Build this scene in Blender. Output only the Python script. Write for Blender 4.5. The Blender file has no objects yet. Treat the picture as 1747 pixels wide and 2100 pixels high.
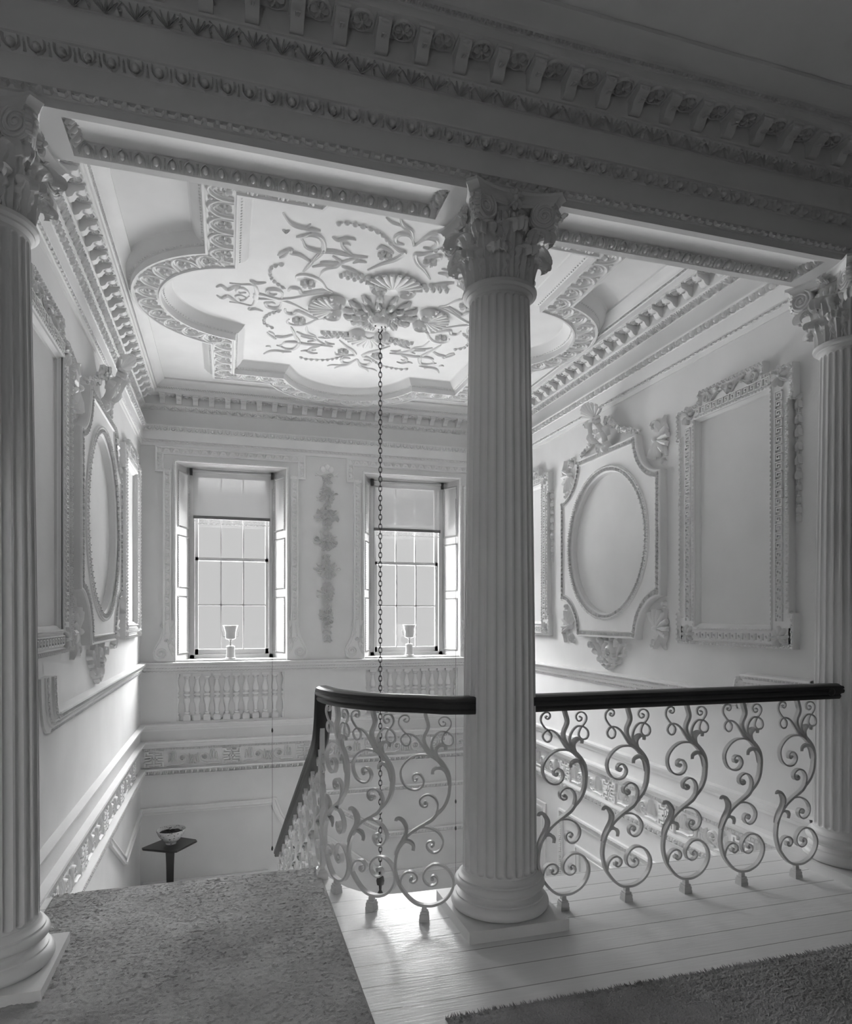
SKY, GND, HOR, EXPO, SUN = 62, 32, .66, 0.0, 52  # SUN: strength of the fill sun added behind the camera
import bpy, bmesh, math, random
from mathutils import Matrix, Vector
S = bpy.context.scene
COL = S.collection
R = random.Random(7)
PI = math.pi
def T(x=0, y=0, z=0): return Matrix.Translation((x, y, z))
def RX(a): return Matrix.Rotation(math.radians(a), 4, 'X')
def RY(a): return Matrix.Rotation(math.radians(a), 4, 'Y')
def RZ(a): return Matrix.Rotation(math.radians(a), 4, 'Z')
def SC(x, y=None, z=None):
    if y is None: y = z = x
    return Matrix.Diagonal((x, y, z, 1))
UP = RX(90)          # a relief drawn in XY with z outward, stood up on a wall facing local -Y

# ------------------------------------------------------------------ materials
def new_mat(name):
    m = bpy.data.materials.new(name); m.use_nodes = True
    nt = m.node_tree; b = nt.nodes['Principled BSDF']
    return m, nt, b
def paint(name, v, rough=.6, bump=.0, scale=40, spec=.3, mottle=.04, stretch=None, dist=.004):
    m, nt, b = new_mat(name)
    b.inputs['Roughness'].default_value = rough
    b.inputs['Specular IOR Level'].default_value = spec
    tc = nt.nodes.new('ShaderNodeTexCoord')
    n = nt.nodes.new('ShaderNodeTexNoise'); n.inputs['Scale'].default_value = 3.0; n.inputs['Detail'].default_value = 5
    nt.links.new(tc.outputs['Object'], n.inputs['Vector'])
    r = nt.nodes.new('ShaderNodeMapRange')
    r.inputs['From Min'].default_value = .3; r.inputs['From Max'].default_value = .7
    r.inputs['To Min'].default_value = v * (1 - mottle); r.inputs['To Max'].default_value = v * (1 + mottle)
    nt.links.new(n.outputs['Fac'], r.inputs['Value'])
    nt.links.new(r.outputs['Result'], b.inputs['Base Color'])
    if bump:
        n2 = nt.nodes.new('ShaderNodeTexNoise'); n2.inputs['Scale'].default_value = scale; n2.inputs['Detail'].default_value = 4
        mp = nt.nodes.new('ShaderNodeMapping')
        if stretch: mp.inputs['Scale'].default_value = stretch
        nt.links.new(tc.outputs['Object'], mp.inputs['Vector']); nt.links.new(mp.outputs['Vector'], n2.inputs['Vector'])
        bp = nt.nodes.new('ShaderNodeBump'); bp.inputs['Strength'].default_value = bump; bp.inputs['Distance'].default_value = dist
        nt.links.new(n2.outputs['Fac'], bp.inputs['Height']); nt.links.new(bp.outputs['Normal'], b.inputs['Normal'])
    return m
WALL = paint('wall_paint', .68, .7, .15, 60)
PLAS = paint('plaster_white', .76, .6, .1, 60)
ORN = paint('plaster_ornament', .76, .55, .1, 90)
CEIL = paint('ceiling_white', .80, .8, .1, 50)
COLM = paint('column_paint', .72, .45, .12, 50, mottle=.05)
IRON = paint('painted_iron', .58, .38, .25, 120, .5, mottle=.12)
WOOD = paint('dark_mahogany', .028, .3, .1, 60, .5, mottle=.3, stretch=(1, 1, 8))
CHAIN = paint('dark_iron', .035, .5, 0, 60, .5)
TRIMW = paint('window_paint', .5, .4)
SASHM = paint('sash_paint', .5, .4)
MARK = paint('painted_motif', .12, .35)
CARP = paint('carpet_wool', .52, 1.0, .7, 260, .02, mottle=.18, stretch=(1, 2.6, 1), dist=.006)
CARP2 = paint('shag_wool', .36, 1.0, .9, 190, .02, mottle=.2, dist=.006)
SOIL = paint('dried_petals', .03, .9, .6, 60, .1)
FLOORM, nt, b = new_mat('painted_boards')
b.inputs['Roughness'].default_value = .36
tc = nt.nodes.new('ShaderNodeTexCoord'); sx = nt.nodes.new('ShaderNodeSeparateXYZ')
nt.links.new(tc.outputs['Object'], sx.inputs[0])
def mth(op, a, bb=None, c=None):
    n = nt.nodes.new('ShaderNodeMath'); n.operation = op
    for i, v in enumerate((a, bb, c)):
        if v is None: continue
        if isinstance(v, (int, float)): n.inputs[i].default_value = v
        else: nt.links.new(v, n.inputs[i])
    return n.outputs[0]
yy = mth('DIVIDE', mth('SUBTRACT', sx.outputs['Y'], 2.247), .152)
fr = mth('ABSOLUTE', mth('SUBTRACT', mth('FRACT', mth('ADD', yy, .5)), .5))
seam = mth('LESS_THAN', fr, .016)
nz = nt.nodes.new('ShaderNodeTexNoise'); nz.inputs['Scale'].default_value = 9; nz.inputs['Detail'].default_value = 6
mp = nt.nodes.new('ShaderNodeMapping'); mp.inputs['Scale'].default_value = (1, 9, 1)
nt.links.new(tc.outputs['Object'], mp.inputs[0]); nt.links.new(mp.outputs[0], nz.inputs['Vector'])
base = mth('ADD', mth('MULTIPLY', nz.outputs['Fac'], .10), .74)
nt.links.new(mth('MULTIPLY', base, mth('SUBTRACT', 1.0, mth('MULTIPLY', seam, .62))), b.inputs['Base Color'])
bp = nt.nodes.new('ShaderNodeBump'); bp.inputs['Strength'].default_value = .45; bp.inputs['Distance'].default_value = .003
nt.links.new(mth('SUBTRACT', nz.outputs['Fac'], seam), bp.inputs['Height']); nt.links.new(bp.outputs['Normal'], b.inputs['Normal'])
# glass: clear with a faint reflection
GLASS, nt, b = new_mat('window_glass'); nt.nodes.remove(b)
tr = nt.nodes.new('ShaderNodeBsdfTransparent'); tr.inputs[0].default_value = (.96, .96, .96, 1)
gl = nt.nodes.new('ShaderNodeBsdfGlossy'); gl.inputs['Roughness'].default_value = .05
mx = nt.nodes.new('ShaderNodeMixShader'); mx.inputs[0].default_value = .04
nt.links.new(tr.outputs[0], mx.inputs[1]); nt.links.new(gl.outputs[0], mx.inputs[2])
nt.links.new(mx.outputs[0], nt.nodes['Material Output'].inputs[0])
# blind cloth: thin woven translucent linen
CLOTH, nt, b = new_mat('blind_linen'); nt.nodes.remove(b)
df = nt.nodes.new('ShaderNodeBsdfDiffuse'); tl = nt.nodes.new('ShaderNodeBsdfTranslucent')
tc = nt.nodes.new('ShaderNodeTexCoord'); mp = nt.nodes.new('ShaderNodeMapping'); mp.inputs['Scale'].default_value = (1, 1, .35)
nz = nt.nodes.new('ShaderNodeTexNoise'); nz.inputs['Scale'].default_value = 240; nz.inputs['Detail'].default_value = 3
nt.links.new(tc.outputs['Object'], mp.inputs[0]); nt.links.new(mp.outputs[0], nz.inputs['Vector'])
mr = nt.nodes.new('ShaderNodeMapRange'); mr.inputs['To Min'].default_value = .55; mr.inputs['To Max'].default_value = .98
nt.links.new(nz.outputs['Fac'], mr.inputs[0])
df.inputs[0].default_value = (.5, .5, .5, 1); nt.links.new(mr.outputs[0], tl.inputs[0])
tp = nt.nodes.new('ShaderNodeBsdfTransparent')
mx = nt.nodes.new('ShaderNodeMixShader'); mx.inputs[0].default_value = .02
nt.links.new(df.outputs[0], mx.inputs[1]); nt.links.new(tl.outputs[0], mx.inputs[2])
mx2 = nt.nodes.new('ShaderNodeMixShader'); mx2.inputs[0].default_value = .20
nt.links.new(mx.outputs[0], mx2.inputs[1]); nt.links.new(tp.outputs[0], mx2.inputs[2])
nt.links.new(mx2.outputs[0], nt.nodes['Material Output'].inputs[0])
# porcelain with small painted sprigs
PORC, nt, b = new_mat('painted_porcelain'); b.inputs['Roughness'].default_value = .15
tc = nt.nodes.new('ShaderNodeTexCoord'); nz = nt.nodes.new('ShaderNodeTexNoise'); nz.inputs['Scale'].default_value = 62; nz.inputs['Detail'].default_value = 2
nt.links.new(tc.outputs['Object'], nz.inputs['Vector'])
cr = nt.nodes.new('ShaderNodeValToRGB'); cr.color_ramp.elements[0].position = .60; cr.color_ramp.elements[0].color = (.66, .66, .66, 1)
cr.color_ramp.elements[1].position = .66; cr.color_ramp.elements[1].color = (.10, .10, .10, 1)
nt.links.new(nz.outputs['Fac'], cr.inputs[0]); nt.links.new(cr.outputs[0], b.inputs['Base Color'])
URNM = paint('white_porcelain', .55, .25)

# ------------------------------------------------------------------ mesh builder
class MB:
    def __init__(s): s.v = []; s.f = []; s.M = Matrix.Identity(4); s.st = []
    def push(s, M): s.st.append(s.M); s.M = s.M @ M; return s
    def pop(s): s.M = s.st.pop(); return s
    def add(s, vs, fs):
        o = len(s.v); M = s.M
        s.v += [tuple(M @ Vector(v)) for v in vs]
        if M.determinant() < 0: s.f += [tuple(o + i for i in reversed(f)) for f in fs]
        else: s.f += [tuple(o + i for i in f) for f in fs]
    def box(s, x0, x1, y0, y1, z0, z1):
        s.add([(x0,y0,z0),(x1,y0,z0),(x1,y1,z0),(x0,y1,z0),(x0,y0,z1),(x1,y0,z1),(x1,y1,z1),(x0,y1,z1)],
              [(0,3,2,1),(4,5,6,7),(0,1,5,4),(1,2,6,5),(2,3,7,6),(3,0,4,7)])
    def grid(s, rows, cyc=False, capa=False, capb=False):   # rows of equal length
        n = len(rows[0]); vs = [p for r in rows for p in r]; fs = []
        for i in range(len(rows) - 1):
            for j in range(n if cyc else n - 1):
                k = (j + 1) % n; fs.append((i*n+j, i*n+k, (i+1)*n+k, (i+1)*n+j))
        if capa: fs.append(tuple(reversed(range(n))))
        if capb: fs.append(tuple(range((len(rows)-1)*n, len(rows)*n)))
        s.add(vs, fs)
    def lathe(s, prof, n=24, a0=0, a1=360, caps=True):      # prof (r,z)
        full = abs(a1 - a0 - 360) < 1e-6
        k = n if full else n + 1
        rows = [[(r*math.cos(math.radians(a0+(a1-a0)*j/n)), r*math.sin(math.radians(a0+(a1-a0)*j/n)), z) for j in range(k)] for r, z in prof]
        s.grid(rows, cyc=full, capa=caps and full and prof[0][0] > 1e-5, capb=caps and full and prof[-1][0] > 1e-5)
    def blob(s, x, y, rx, ry, h, n=8, m=3, z=0):            # raised dome
        rows = []
        for i in range(m):
            a = PI/2*i/m
            rows.append([(x+rx*math.cos(a)*math.cos(2*PI*j/n), y+ry*math.cos(a)*math.sin(2*PI*j/n), z+h*math.sin(a)) for j in range(n)])
        o = [p for r in rows for p in r]; o.append((x, y, z+h)); fs = []
        for i in range(m-1):
            for j in range(n): k = (j+1) % n; fs.append((i*n+j, i*n+k, (i+1)*n+k, (i+1)*n+j))
        for j in range(n): fs.append(((m-1)*n+j, (m-1)*n+(j+1) % n, m*n))
        s.add(o, fs)
    def ball(s, x, y, z, rx, ry=None, rz=None, n=10, m=7):
        ry = ry or rx; rz = rz or rx
        rows = [[(x+rx*math.sin(PI*i/m)*math.cos(2*PI*j/n), y+ry*math.sin(PI*i/m)*math.sin(2*PI*j/n), z-rz*math.cos(PI*i/m)) for j in range(n)] for i in range(1, m)]
        s.grid(rows, cyc=True, capa=True, capb=True)
    def stroke(s, pts, w, h, kind='round', ta=.25, tb=.25, sub=3, z=0, fac=None):
        P = smooth(pts, sub) if sub > 1 else [Vector(p) for p in pts]
        n = len(P)
        if n < 2: return
        cs = {'round': [(-1,0),(-.7,.75),(0,1),(.7,.75),(1,0)], 'leaf': [(-1,0),(-.65,1),(0,.45),(.65,1),(1,0)],
              'flat': [(-1,0),(-1,1),(1,1),(1,0)], 'ridge': [(-1,0),(0,1),(1,0)]}[kind]
        rows = []
        for i, p in enumerate(P):
            a = P[max(i-1, 0)]; c = P[min(i+1, n-1)]; t = c - a
            t = t.normalized() if t.length > 1e-9 else Vector((1, 0))
            nn = Vector((-t.y, t.x)); u = i/(n-1)
            k = 1.0
            if fac: k = fac(u)
            else:
                if ta < 1: k *= ta + (1-ta)*min(1, u/.35)
                if tb < 1: k *= tb + (1-tb)*min(1, (1-u)/.35)
            hk = .4 + .6*min(1, k)
            rows.append([(p.x+nn.x*d*w*k, p.y+nn.y*d*w*k, z+q*h*hk) for d, q in cs])
        s.grid(rows)
        s.add(rows[0], [tuple(range(len(cs)))]); s.add(rows[-1], [tuple(reversed(range(len(cs))))])
    def sweep(s, path, prof, closed=False, cap=True):        # path in XY, prof (offset to the left, height)
        P = [Vector(p) for p in path]; n = len(P); rows = []
        for i in range(n):
            if closed: a, c = P[i-1], P[(i+1) % n]
            else: a, c = P[max(i-1, 0)], P[min(i+1, n-1)]
            t1 = (P[i]-a); t2 = (c-P[i])
            if t1.length < 1e-9: t1 = t2
            if t2.length < 1e-9: t2 = t1
            t1 = t1.normalized(); t2 = t2.normalized()
            n1 = Vector((-t1.y, t1.x)); n2 = Vector((-t2.y, t2.x)); m = n1+n2
            m = m.normalized() if m.length > 1e-6 else n1
            k = 1/max(.3, m.dot(n1))
            rows.append([(P[i].x+m.x*d*k, P[i].y+m.y*d*k, h) for d, h in prof])
        if closed: rows.append(rows[0])
        s.grid([list(r) for r in rows])
        if cap and not closed:
            s.add(rows[0], [tuple(range(len(prof)))]); s.add(rows[-1], [tuple(reversed(range(len(prof))))])
    def mould(s, u0, u1, v0, prof, m0=0, m1=0):              # straight run on a wall, mitred ends
        s.push(UP)
        s.grid([[(u0+m0*w, v0+dv, w) for dv, w in prof], [(u1+m1*w, v0+dv, w) for dv, w in prof]])
        s.pop()
    def tube(s, pts, r, n=8, closed=False):
        P = [Vector(p) for p in pts]; k = len(P); rows = []; up = Vector((0, 0, 1))
        for i in range(k):
            a = P[i-1] if (closed or i) else P[i]; c = P[(i+1) % k] if (closed or i < k-1) else P[i]
            t = (c-a).normalized(); x = t.cross(up)
            if x.length < .1: x = t.cross(Vector((0, 1, 0)))
            x.normalize(); y = t.cross(x); rr = r(i/(k-1)) if callable(r) else r
            rows.append([tuple(P[i]+x*rr*math.cos(2*PI*j/n)+y*rr*math.sin(2*PI*j/n)) for j in range(n)])
        if closed: rows.append(rows[0])
        s.grid(rows, cyc=True, capa=not closed, capb=not closed)
    def build(s, name, mat, parent=None, ang=38, M=None, kind=None):
        me = bpy.data.meshes.new(name); me.from_pydata(s.v, [], s.f); me.materials.append(mat)
        bm = bmesh.new(); bm.from_mesh(me)
        bmesh.ops.recalc_face_normals(bm, faces=bm.faces)
        if ang:
            la = math.radians(ang)
            for f in bm.faces: f.smooth = True
            for e in bm.edges:
                if len(e.link_faces) == 2 and e.calc_face_angle(0) > la: e.smooth = False
        bm.to_mesh(me); bm.free()
        o = bpy.data.objects.new(name, me); COL.objects.link(o)
        if parent: o.parent = parent
        if M is not None: o.matrix_local = M
        if kind: o['kind'] = kind
        return o
def smooth(pts, sub):
    P = [Vector(p) for p in pts]
    if len(P) < 3: return [P[0].lerp(P[-1], i/3) for i in range(4)]
    out = []
    for i in range(len(P)-1):
        p0, p1, p2, p3 = P[max(i-1, 0)], P[i], P[i+1], P[min(i+2, len(P)-1)]
        for j in range(sub):
            t = j/sub
            out.append(.5*((2*p1)+(p2-p0)*t+(2*p0-5*p1+4*p2-p3)*t*t+(3*p1-p0-3*p2+p3)*t**3))
    out.append(P[-1]); return out
def spiral(cx, cy, r, turns, a0, sgn=1, r1=.12, n=None):
    n = n or int(turns*12)
    return [(cx+r*(1-(1-r1)*i/n)*math.cos(math.radians(a0+sgn*360*turns*i/n)), cy+r*(1-(1-r1)*i/n)*math.sin(math.radians(a0+sgn*360*turns*i/n))) for i in range(n+1)]
def empty(name, label=None, cat=None, M=None, group=None, parent=None, kind=None):
    o = bpy.data.objects.new(name, None); o.empty_display_size = .1; COL.objects.link(o)
    if parent: o.parent = parent
    if M is not None: o.matrix_local = M
    if label: o['label'] = label
    if cat: o['category'] = cat
    if group: o['group'] = group
    if kind: o['kind'] = kind
    return o
def tag(o, label, cat, group=None):
    o['label'] = label; o['category'] = cat
    if group: o['group'] = group
    return o
def copy_tree(o, parent=None):
    c = o.copy(); COL.objects.link(c)
    if parent: c.parent = parent
    for ch in list(o.children): copy_tree(ch, c)
    return c

# wall frames: local x along the wall, local -y into the room, local z up
FW = T(0, 7.65, 0); FL = T(-.88, 0, 0) @ RZ(90); FR = T(3.2, 0, 0) @ RZ(-90)
FH = T(0, 2.69, 0); FN = T(0, 2.96, 0) @ RZ(180)

# ------------------------------------------------------------------ relief motifs (drawn in XY, z outward)
def egg(m, p, h, d, hi=True):
    d *= 1.6
    m.blob(0, -.02*h, p*.19, h*.40, d, 8 if hi else 6, 3 if hi else 2)
    m.stroke([(-p*.30, h*.5), (-p*.30, -h*.1), (0, -h*.5), (p*.30, -h*.1), (p*.30, h*.5)], p*.045, d*.75, 'ridge', 1, 1, 2 if hi else 1)
    m.stroke([(p*.5, -h*.45), (p*.5, h*.45)], p*.09, d*.7, 'ridge', 1, .2, 1)
    if hi: m.blob(p*.5, h*.2, p*.04, p*.04, d*.8, 6, 2)
def dartleaf(m, p, h, d):
    d *= 1.6
    m.stroke([(0, -h*.5), (0, h*.45)], p*.22, d, 'leaf', 1, .1, 1)
    m.stroke([(p*.5, -h*.5), (p*.38, 0), (p*.5, h*.5)], p*.06, d*.8, 'ridge', 1, 1, 1)
def wave(m, p, h, d):
    d *= 1.6
    m.stroke([(-p*.5, -h*.3), (-p*.25, -h*.35), (-p*.05, h*.3), (p*.2, h*.3), (p*.3, -h*.25), (p*.5, -h*.3)], h*.13, d, 'ridge', 1, 1, 1)
    m.blob(p*.42, h*.25, h*.13, h*.13, d, 5, 2)
def bead(m, p, h, d): m.blob(0, 0, p*.36, h*.46, d*1.6, 7, 3)
def sprig(m, p, h, d):
    d *= 1.6
    for a in (-60, -25, 10, 40, 70):
        m.stroke([(0, -h*.42), (math.sin(math.radians(a))*p*.30, -h*.1+.1*h), (math.sin(math.radians(a))*p*.46, h*.42*math.cos(math.radians(a*.8)))], p*.055, d, 'leaf', .4, .3, 1)
    m.stroke([(p*.5, -h*.4), (p*.42, 0), (p*.56, h*.3), (p*.46, h*.42)], p*.04, d, 'ridge', 1, 1, 1)
    m.blob(p*.5, -h*.15, p*.06, p*.06, d, 5, 2)
def flower(m, x, y, r, d, n=8, z=0):
    for k in range(n):
        a = 2*PI*k/n
        m.stroke([(x+r*.15*math.cos(a), y+r*.15*math.sin(a)), (x+r*.6*math.cos(a), y+r*.6*math.sin(a)), (x+r*math.cos(a), y+r*math.sin(a))], r*.26, d, 'leaf', .5, .7, 1, z=z)
    m.blob(x, y, r*.22, r*.22, d*1.3, 8, 2, z=z)
def key(m, p, h, d):
    q = p/2; e = h/2
    m.sweep([(-q, -e*.8), (q*.62, -e*.8), (q*.62, e*.45), (-q*.18, e*.45), (-q*.18, -e*.2), (q*.2, -e*.2)], [(-h*.055, 0), (-h*.055, d), (h*.055, d), (h*.055, 0)])
    m.sweep([(-q, e*.85), (q*1.0, e*.85), (q*1.0, -e*.8)], [(-h*.05, 0), (-h*.05, d), (h*.05, d), (h*.05, 0)])
def scroll_s(m, L, h, d, sgn=1):                     # one rinceau volute with leaves, length L
    d *= 1.6
    r = h*.34
    m.stroke([(-L*.5, -sgn*h*.42), (-L*.25, -sgn*h*.38), (L*.0, -sgn*h*.40)] + spiral(L*.08, 0, r, 1.5, -sgn*100, sgn, .15), h*.055, d, 'round', .8, .6, 2)
    flower(m, L*.08, 0, r*.42, d*1.2, 6)
    for q, a in ((-.42, 40), (-.3, 70), (-.15, 110), (.38, 20), (.40, -40), (.32, 70)):
        x = L*q; y = sgn*h*(.05 if q < 0 else -.1); a = math.radians(a)*sgn
        m.stroke([(x, y-sgn*h*.25), (x+math.cos(a)*L*.07, y+math.sin(a)*h*.18-sgn*h*.1), (x+math.cos(a)*L*.05, y+math.sin(a)*h*.42)], h*.07, d*1.1, 'leaf', .7, .3, 2)
def fret(m, p, h, d):                                # crossed key block, mirrored in both axes
    d *= 1.6
    q = p/2*.94; e = h/2*.92; w = h*.04
    pr = [(-w, 0), (-w, d), (w, d), (w, 0)]
    m.sweep([(-q*.0, -e), (0, e)], pr); m.sweep([(-q, 0), (q, 0)], pr)
    for sx in (-1, 1):
        for sy in (-1, 1):
            m.sweep([(sx*q*.33, sy*e*.0), (sx*q*.33, sy*e*.38), (sx*q, sy*e*.38)], pr)
            m.sweep([(0, sy*e*.72), (sx*q*.66, sy*e*.72), (sx*q*.66, sy*e), (sx*q, sy*e), (sx*q, sy*e*.38)], pr)
def shell(m, r, d, n=9, a0=0, a1=180):
    for k in range(n):
        a = math.radians(a0+(a1-a0)*(k+.5)/n)
        m.stroke([(.12*r*math.cos(a), .12*r*math.sin(a)), (.6*r*math.cos(a), .6*r*math.sin(a)), (r*math.cos(a), r*math.sin(a))], r*1.65/n, d, 'round', .25, .75, 1,
                 fac=lambda u: .2+.8*u if u < .85 else 1-.5*(u-.85)/.15)
def leafy(m, path, n, size, d, seed=1, spread=1.0, berries=.3):
    rr = random.Random(seed); P = smooth(path, 8)
    for k in range(n):
        u = (k+rr.random()*.6)/n; i = min(len(P)-2, int(u*(len(P)-1))); p = P[i]; t = (P[i+1]-p).normalized()
        side = 1 if k % 2 else -1; a = math.atan2(t.y, t.x)+side*math.radians(rr.uniform(15, 75))
        L = size*rr.uniform(.7, 1.25); off = spread*size*rr.uniform(0, .5)*side
        b0 = Vector((p.x-t.y*off, p.y+t.x*off)); e = b0+Vector((math.cos(a), math.sin(a)))*L; md = b0.lerp(e, .5)+Vector((-math.sin(a), math.cos(a)))*L*.12*side
        m.stroke([b0, md, e], size*.24, d*rr.uniform(.8, 1.5), 'leaf', .3, .15, 2, z=rr.uniform(0, d*.5))
        if rr.random() < berries:
            m.blob(b0.x+rr.uniform(-.3, .3)*size, b0.y+rr.uniform(-.3, .3)*size, size*.17, size*.17, d*1.8, 7, 3)
def along(m, path, pitch, fn, closed=False, phase=.5):
    P = [Vector(p) for p in path]
    if closed: P = P+[P[0]]
    L = [0]
    for a, b in zip(P, P[1:]): L.append(L[-1]+(b-a).length)
    n = max(1, round(L[-1]/pitch)); st = L[-1]/n; i = 0
    for k in range(n):
        s_ = (k+phase)*st
        while i < len(L)-2 and L[i+1] < s_: i += 1
        t = (P[i+1]-P[i]); p = P[i].lerp(P[i+1], (s_-L[i])/max(1e-9, L[i+1]-L[i])); a = math.degrees(math.atan2(t.y, t.x))
        m.push(T(p.x, p.y, 0) @ RZ(a)); fn(m, k); m.pop()
def run(m, u0, u1, pitch, v, w, fn, tilt=0):
    """motif repeated on a wall: v height, w distance out of the wall, tilt leans the band forward"""
    n = max(1, round((u1-u0)/pitch)); st = (u1-u0)/n
    m.push(UP)
    for k in range(n):
        m.push(T(u0+(k+.5)*st, v, w) @ RX(tilt)); fn(m, st); m.pop()
    m.pop()
BAL={'stem':[(0.005,0.92),(0.011,0.899),(0.018,0.878),(0.019,0.861),(0.012,0.843),(0.003,0.825),(0.0,0.807),(0.004,0.788),(0.017,0.762),(0.041,0.74),(0.071,0.713),(0.092,0.688),(0.107,0.662),(0.113,0.638),(0.115,0.614),(0.113,0.591),(0.11,0.563),(0.102,0.536),(0.089,0.511),(0.073,0.491),(0.057,0.476),(0.038,0.453),(0.013,0.436),(-0.015,0.42),(-0.04,0.404),(-0.062,0.387),(-0.081,0.367),(-0.1,0.342),(-0.115,0.315),(-0.124,0.287),(-0.128,0.263),(-0.13,0.235),(-0.127,0.21),(-0.12,0.183),(-0.11,0.156),(-0.095,0.133),(-0.078,0.112),(-0.059,0.093),(-0.037,0.078),(-0.015,0.071),(0.007,0.069),(0.035,0.07),(0.063,0.079),(0.088,0.093),(0.108,0.113),(0.122,0.136),(0.13,0.162),(0.129,0.189),(0.119,0.212),(0.103,0.233),(0.083,0.247),(0.06,0.253),(0.038,0.251),(0.016,0.237),(0.002,0.219),(-0.004,0.2),(-0.001,0.181),(0.01,0.166),(0.027,0.158),(0.046,0.161),(0.059,0.174),(0.059,0.189),(0.049,0.2),(0.038,0.201),(0.031,0.193),(0.037,0.186)],
's2':[(-0.108,0.151),(-0.104,0.179),(-0.095,0.2),(-0.078,0.214),(-0.059,0.217),(-0.043,0.211),(-0.031,0.196),(-0.034,0.179),(-0.048,0.169),(-0.062,0.174),(-0.064,0.184),(-0.058,0.186)],
's3':[(-0.026,0.413),(-0.012,0.416),(0.01,0.416),(0.032,0.411),(0.057,0.398),(0.074,0.38),(0.084,0.359),(0.083,0.34),(0.074,0.321),(0.06,0.308),(0.041,0.303),(0.024,0.31),(0.013,0.325),(0.011,0.339),(0.018,0.351),(0.032,0.354),(0.043,0.347),(0.044,0.336),(0.035,0.333)],
's6':[(0.076,0.694),(0.057,0.713),(0.036,0.728),(0.015,0.735),(-0.009,0.737),(-0.036,0.734),(-0.064,0.72),(-0.085,0.701),(-0.1,0.679),(-0.106,0.654),(-0.102,0.628),(-0.092,0.607),(-0.075,0.59),(-0.049,0.581),(-0.025,0.584),(-0.009,0.597),(-0.001,0.617),(-0.007,0.636),(-0.02,0.65),(-0.036,0.652),(-0.049,0.643),(-0.051,0.63),(-0.044,0.619),(-0.033,0.622),(-0.033,0.629)],
's7':[(0.052,0.472),(0.06,0.502),(0.059,0.525),(0.049,0.544),(0.033,0.556),(0.015,0.56),(-0.004,0.553),(-0.018,0.538),(-0.017,0.519),(-0.004,0.507),(0.012,0.51),(0.015,0.521),(0.005,0.524)],
's10':[(0.031,0.732),(0.015,0.746),(0.001,0.765),(-0.012,0.784),(-0.028,0.806),(-0.044,0.82),(-0.062,0.829),(-0.083,0.829),(-0.098,0.818),(-0.104,0.803),(-0.097,0.786),(-0.083,0.776),(-0.068,0.781),(-0.061,0.796),(-0.062,0.81),(-0.072,0.823),(-0.091,0.839),(-0.106,0.858),(-0.114,0.876),(-0.11,0.897),(-0.098,0.909),(-0.084,0.912),(-0.071,0.907),(-0.067,0.893),(-0.075,0.882),(-0.085,0.882),(-0.092,0.89),(-0.086,0.894)],
's11':[(0.063,0.72),(0.044,0.747),(0.035,0.766),(0.033,0.784),(0.039,0.807),(0.052,0.827),(0.071,0.841),(0.092,0.841),(0.111,0.834),(0.126,0.819),(0.13,0.8),(0.122,0.784),(0.106,0.779),(0.089,0.786),(0.08,0.801),(0.083,0.819),(0.092,0.835),(0.108,0.851),(0.119,0.869),(0.119,0.887),(0.106,0.903),(0.089,0.907),(0.073,0.901),(0.065,0.887),(0.071,0.871),(0.081,0.865),(0.093,0.87),(0.095,0.881),(0.086,0.885)]}
BLF={'l4':[(-0.124,0.289),(-0.114,0.319),(-0.097,0.351),(-0.084,0.374),(-0.077,0.393),(-0.076,0.414),(-0.085,0.434),(-0.099,0.45),(-0.114,0.455),(-0.126,0.45),(-0.129,0.44)],
'l5':[(-0.105,0.326),(-0.089,0.346),(-0.073,0.348),(-0.059,0.342),(-0.05,0.328),(-0.052,0.31)],
'l8':[(0.115,0.605),(0.112,0.631),(0.104,0.657),(0.089,0.677),(0.071,0.685),(0.052,0.682),(0.037,0.67),(0.035,0.651)],
'l9':[(0.067,0.71),(0.059,0.73),(0.055,0.746),(0.057,0.764),(0.071,0.778),(0.084,0.779),(0.093,0.773),(0.093,0.76)]}
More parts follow.
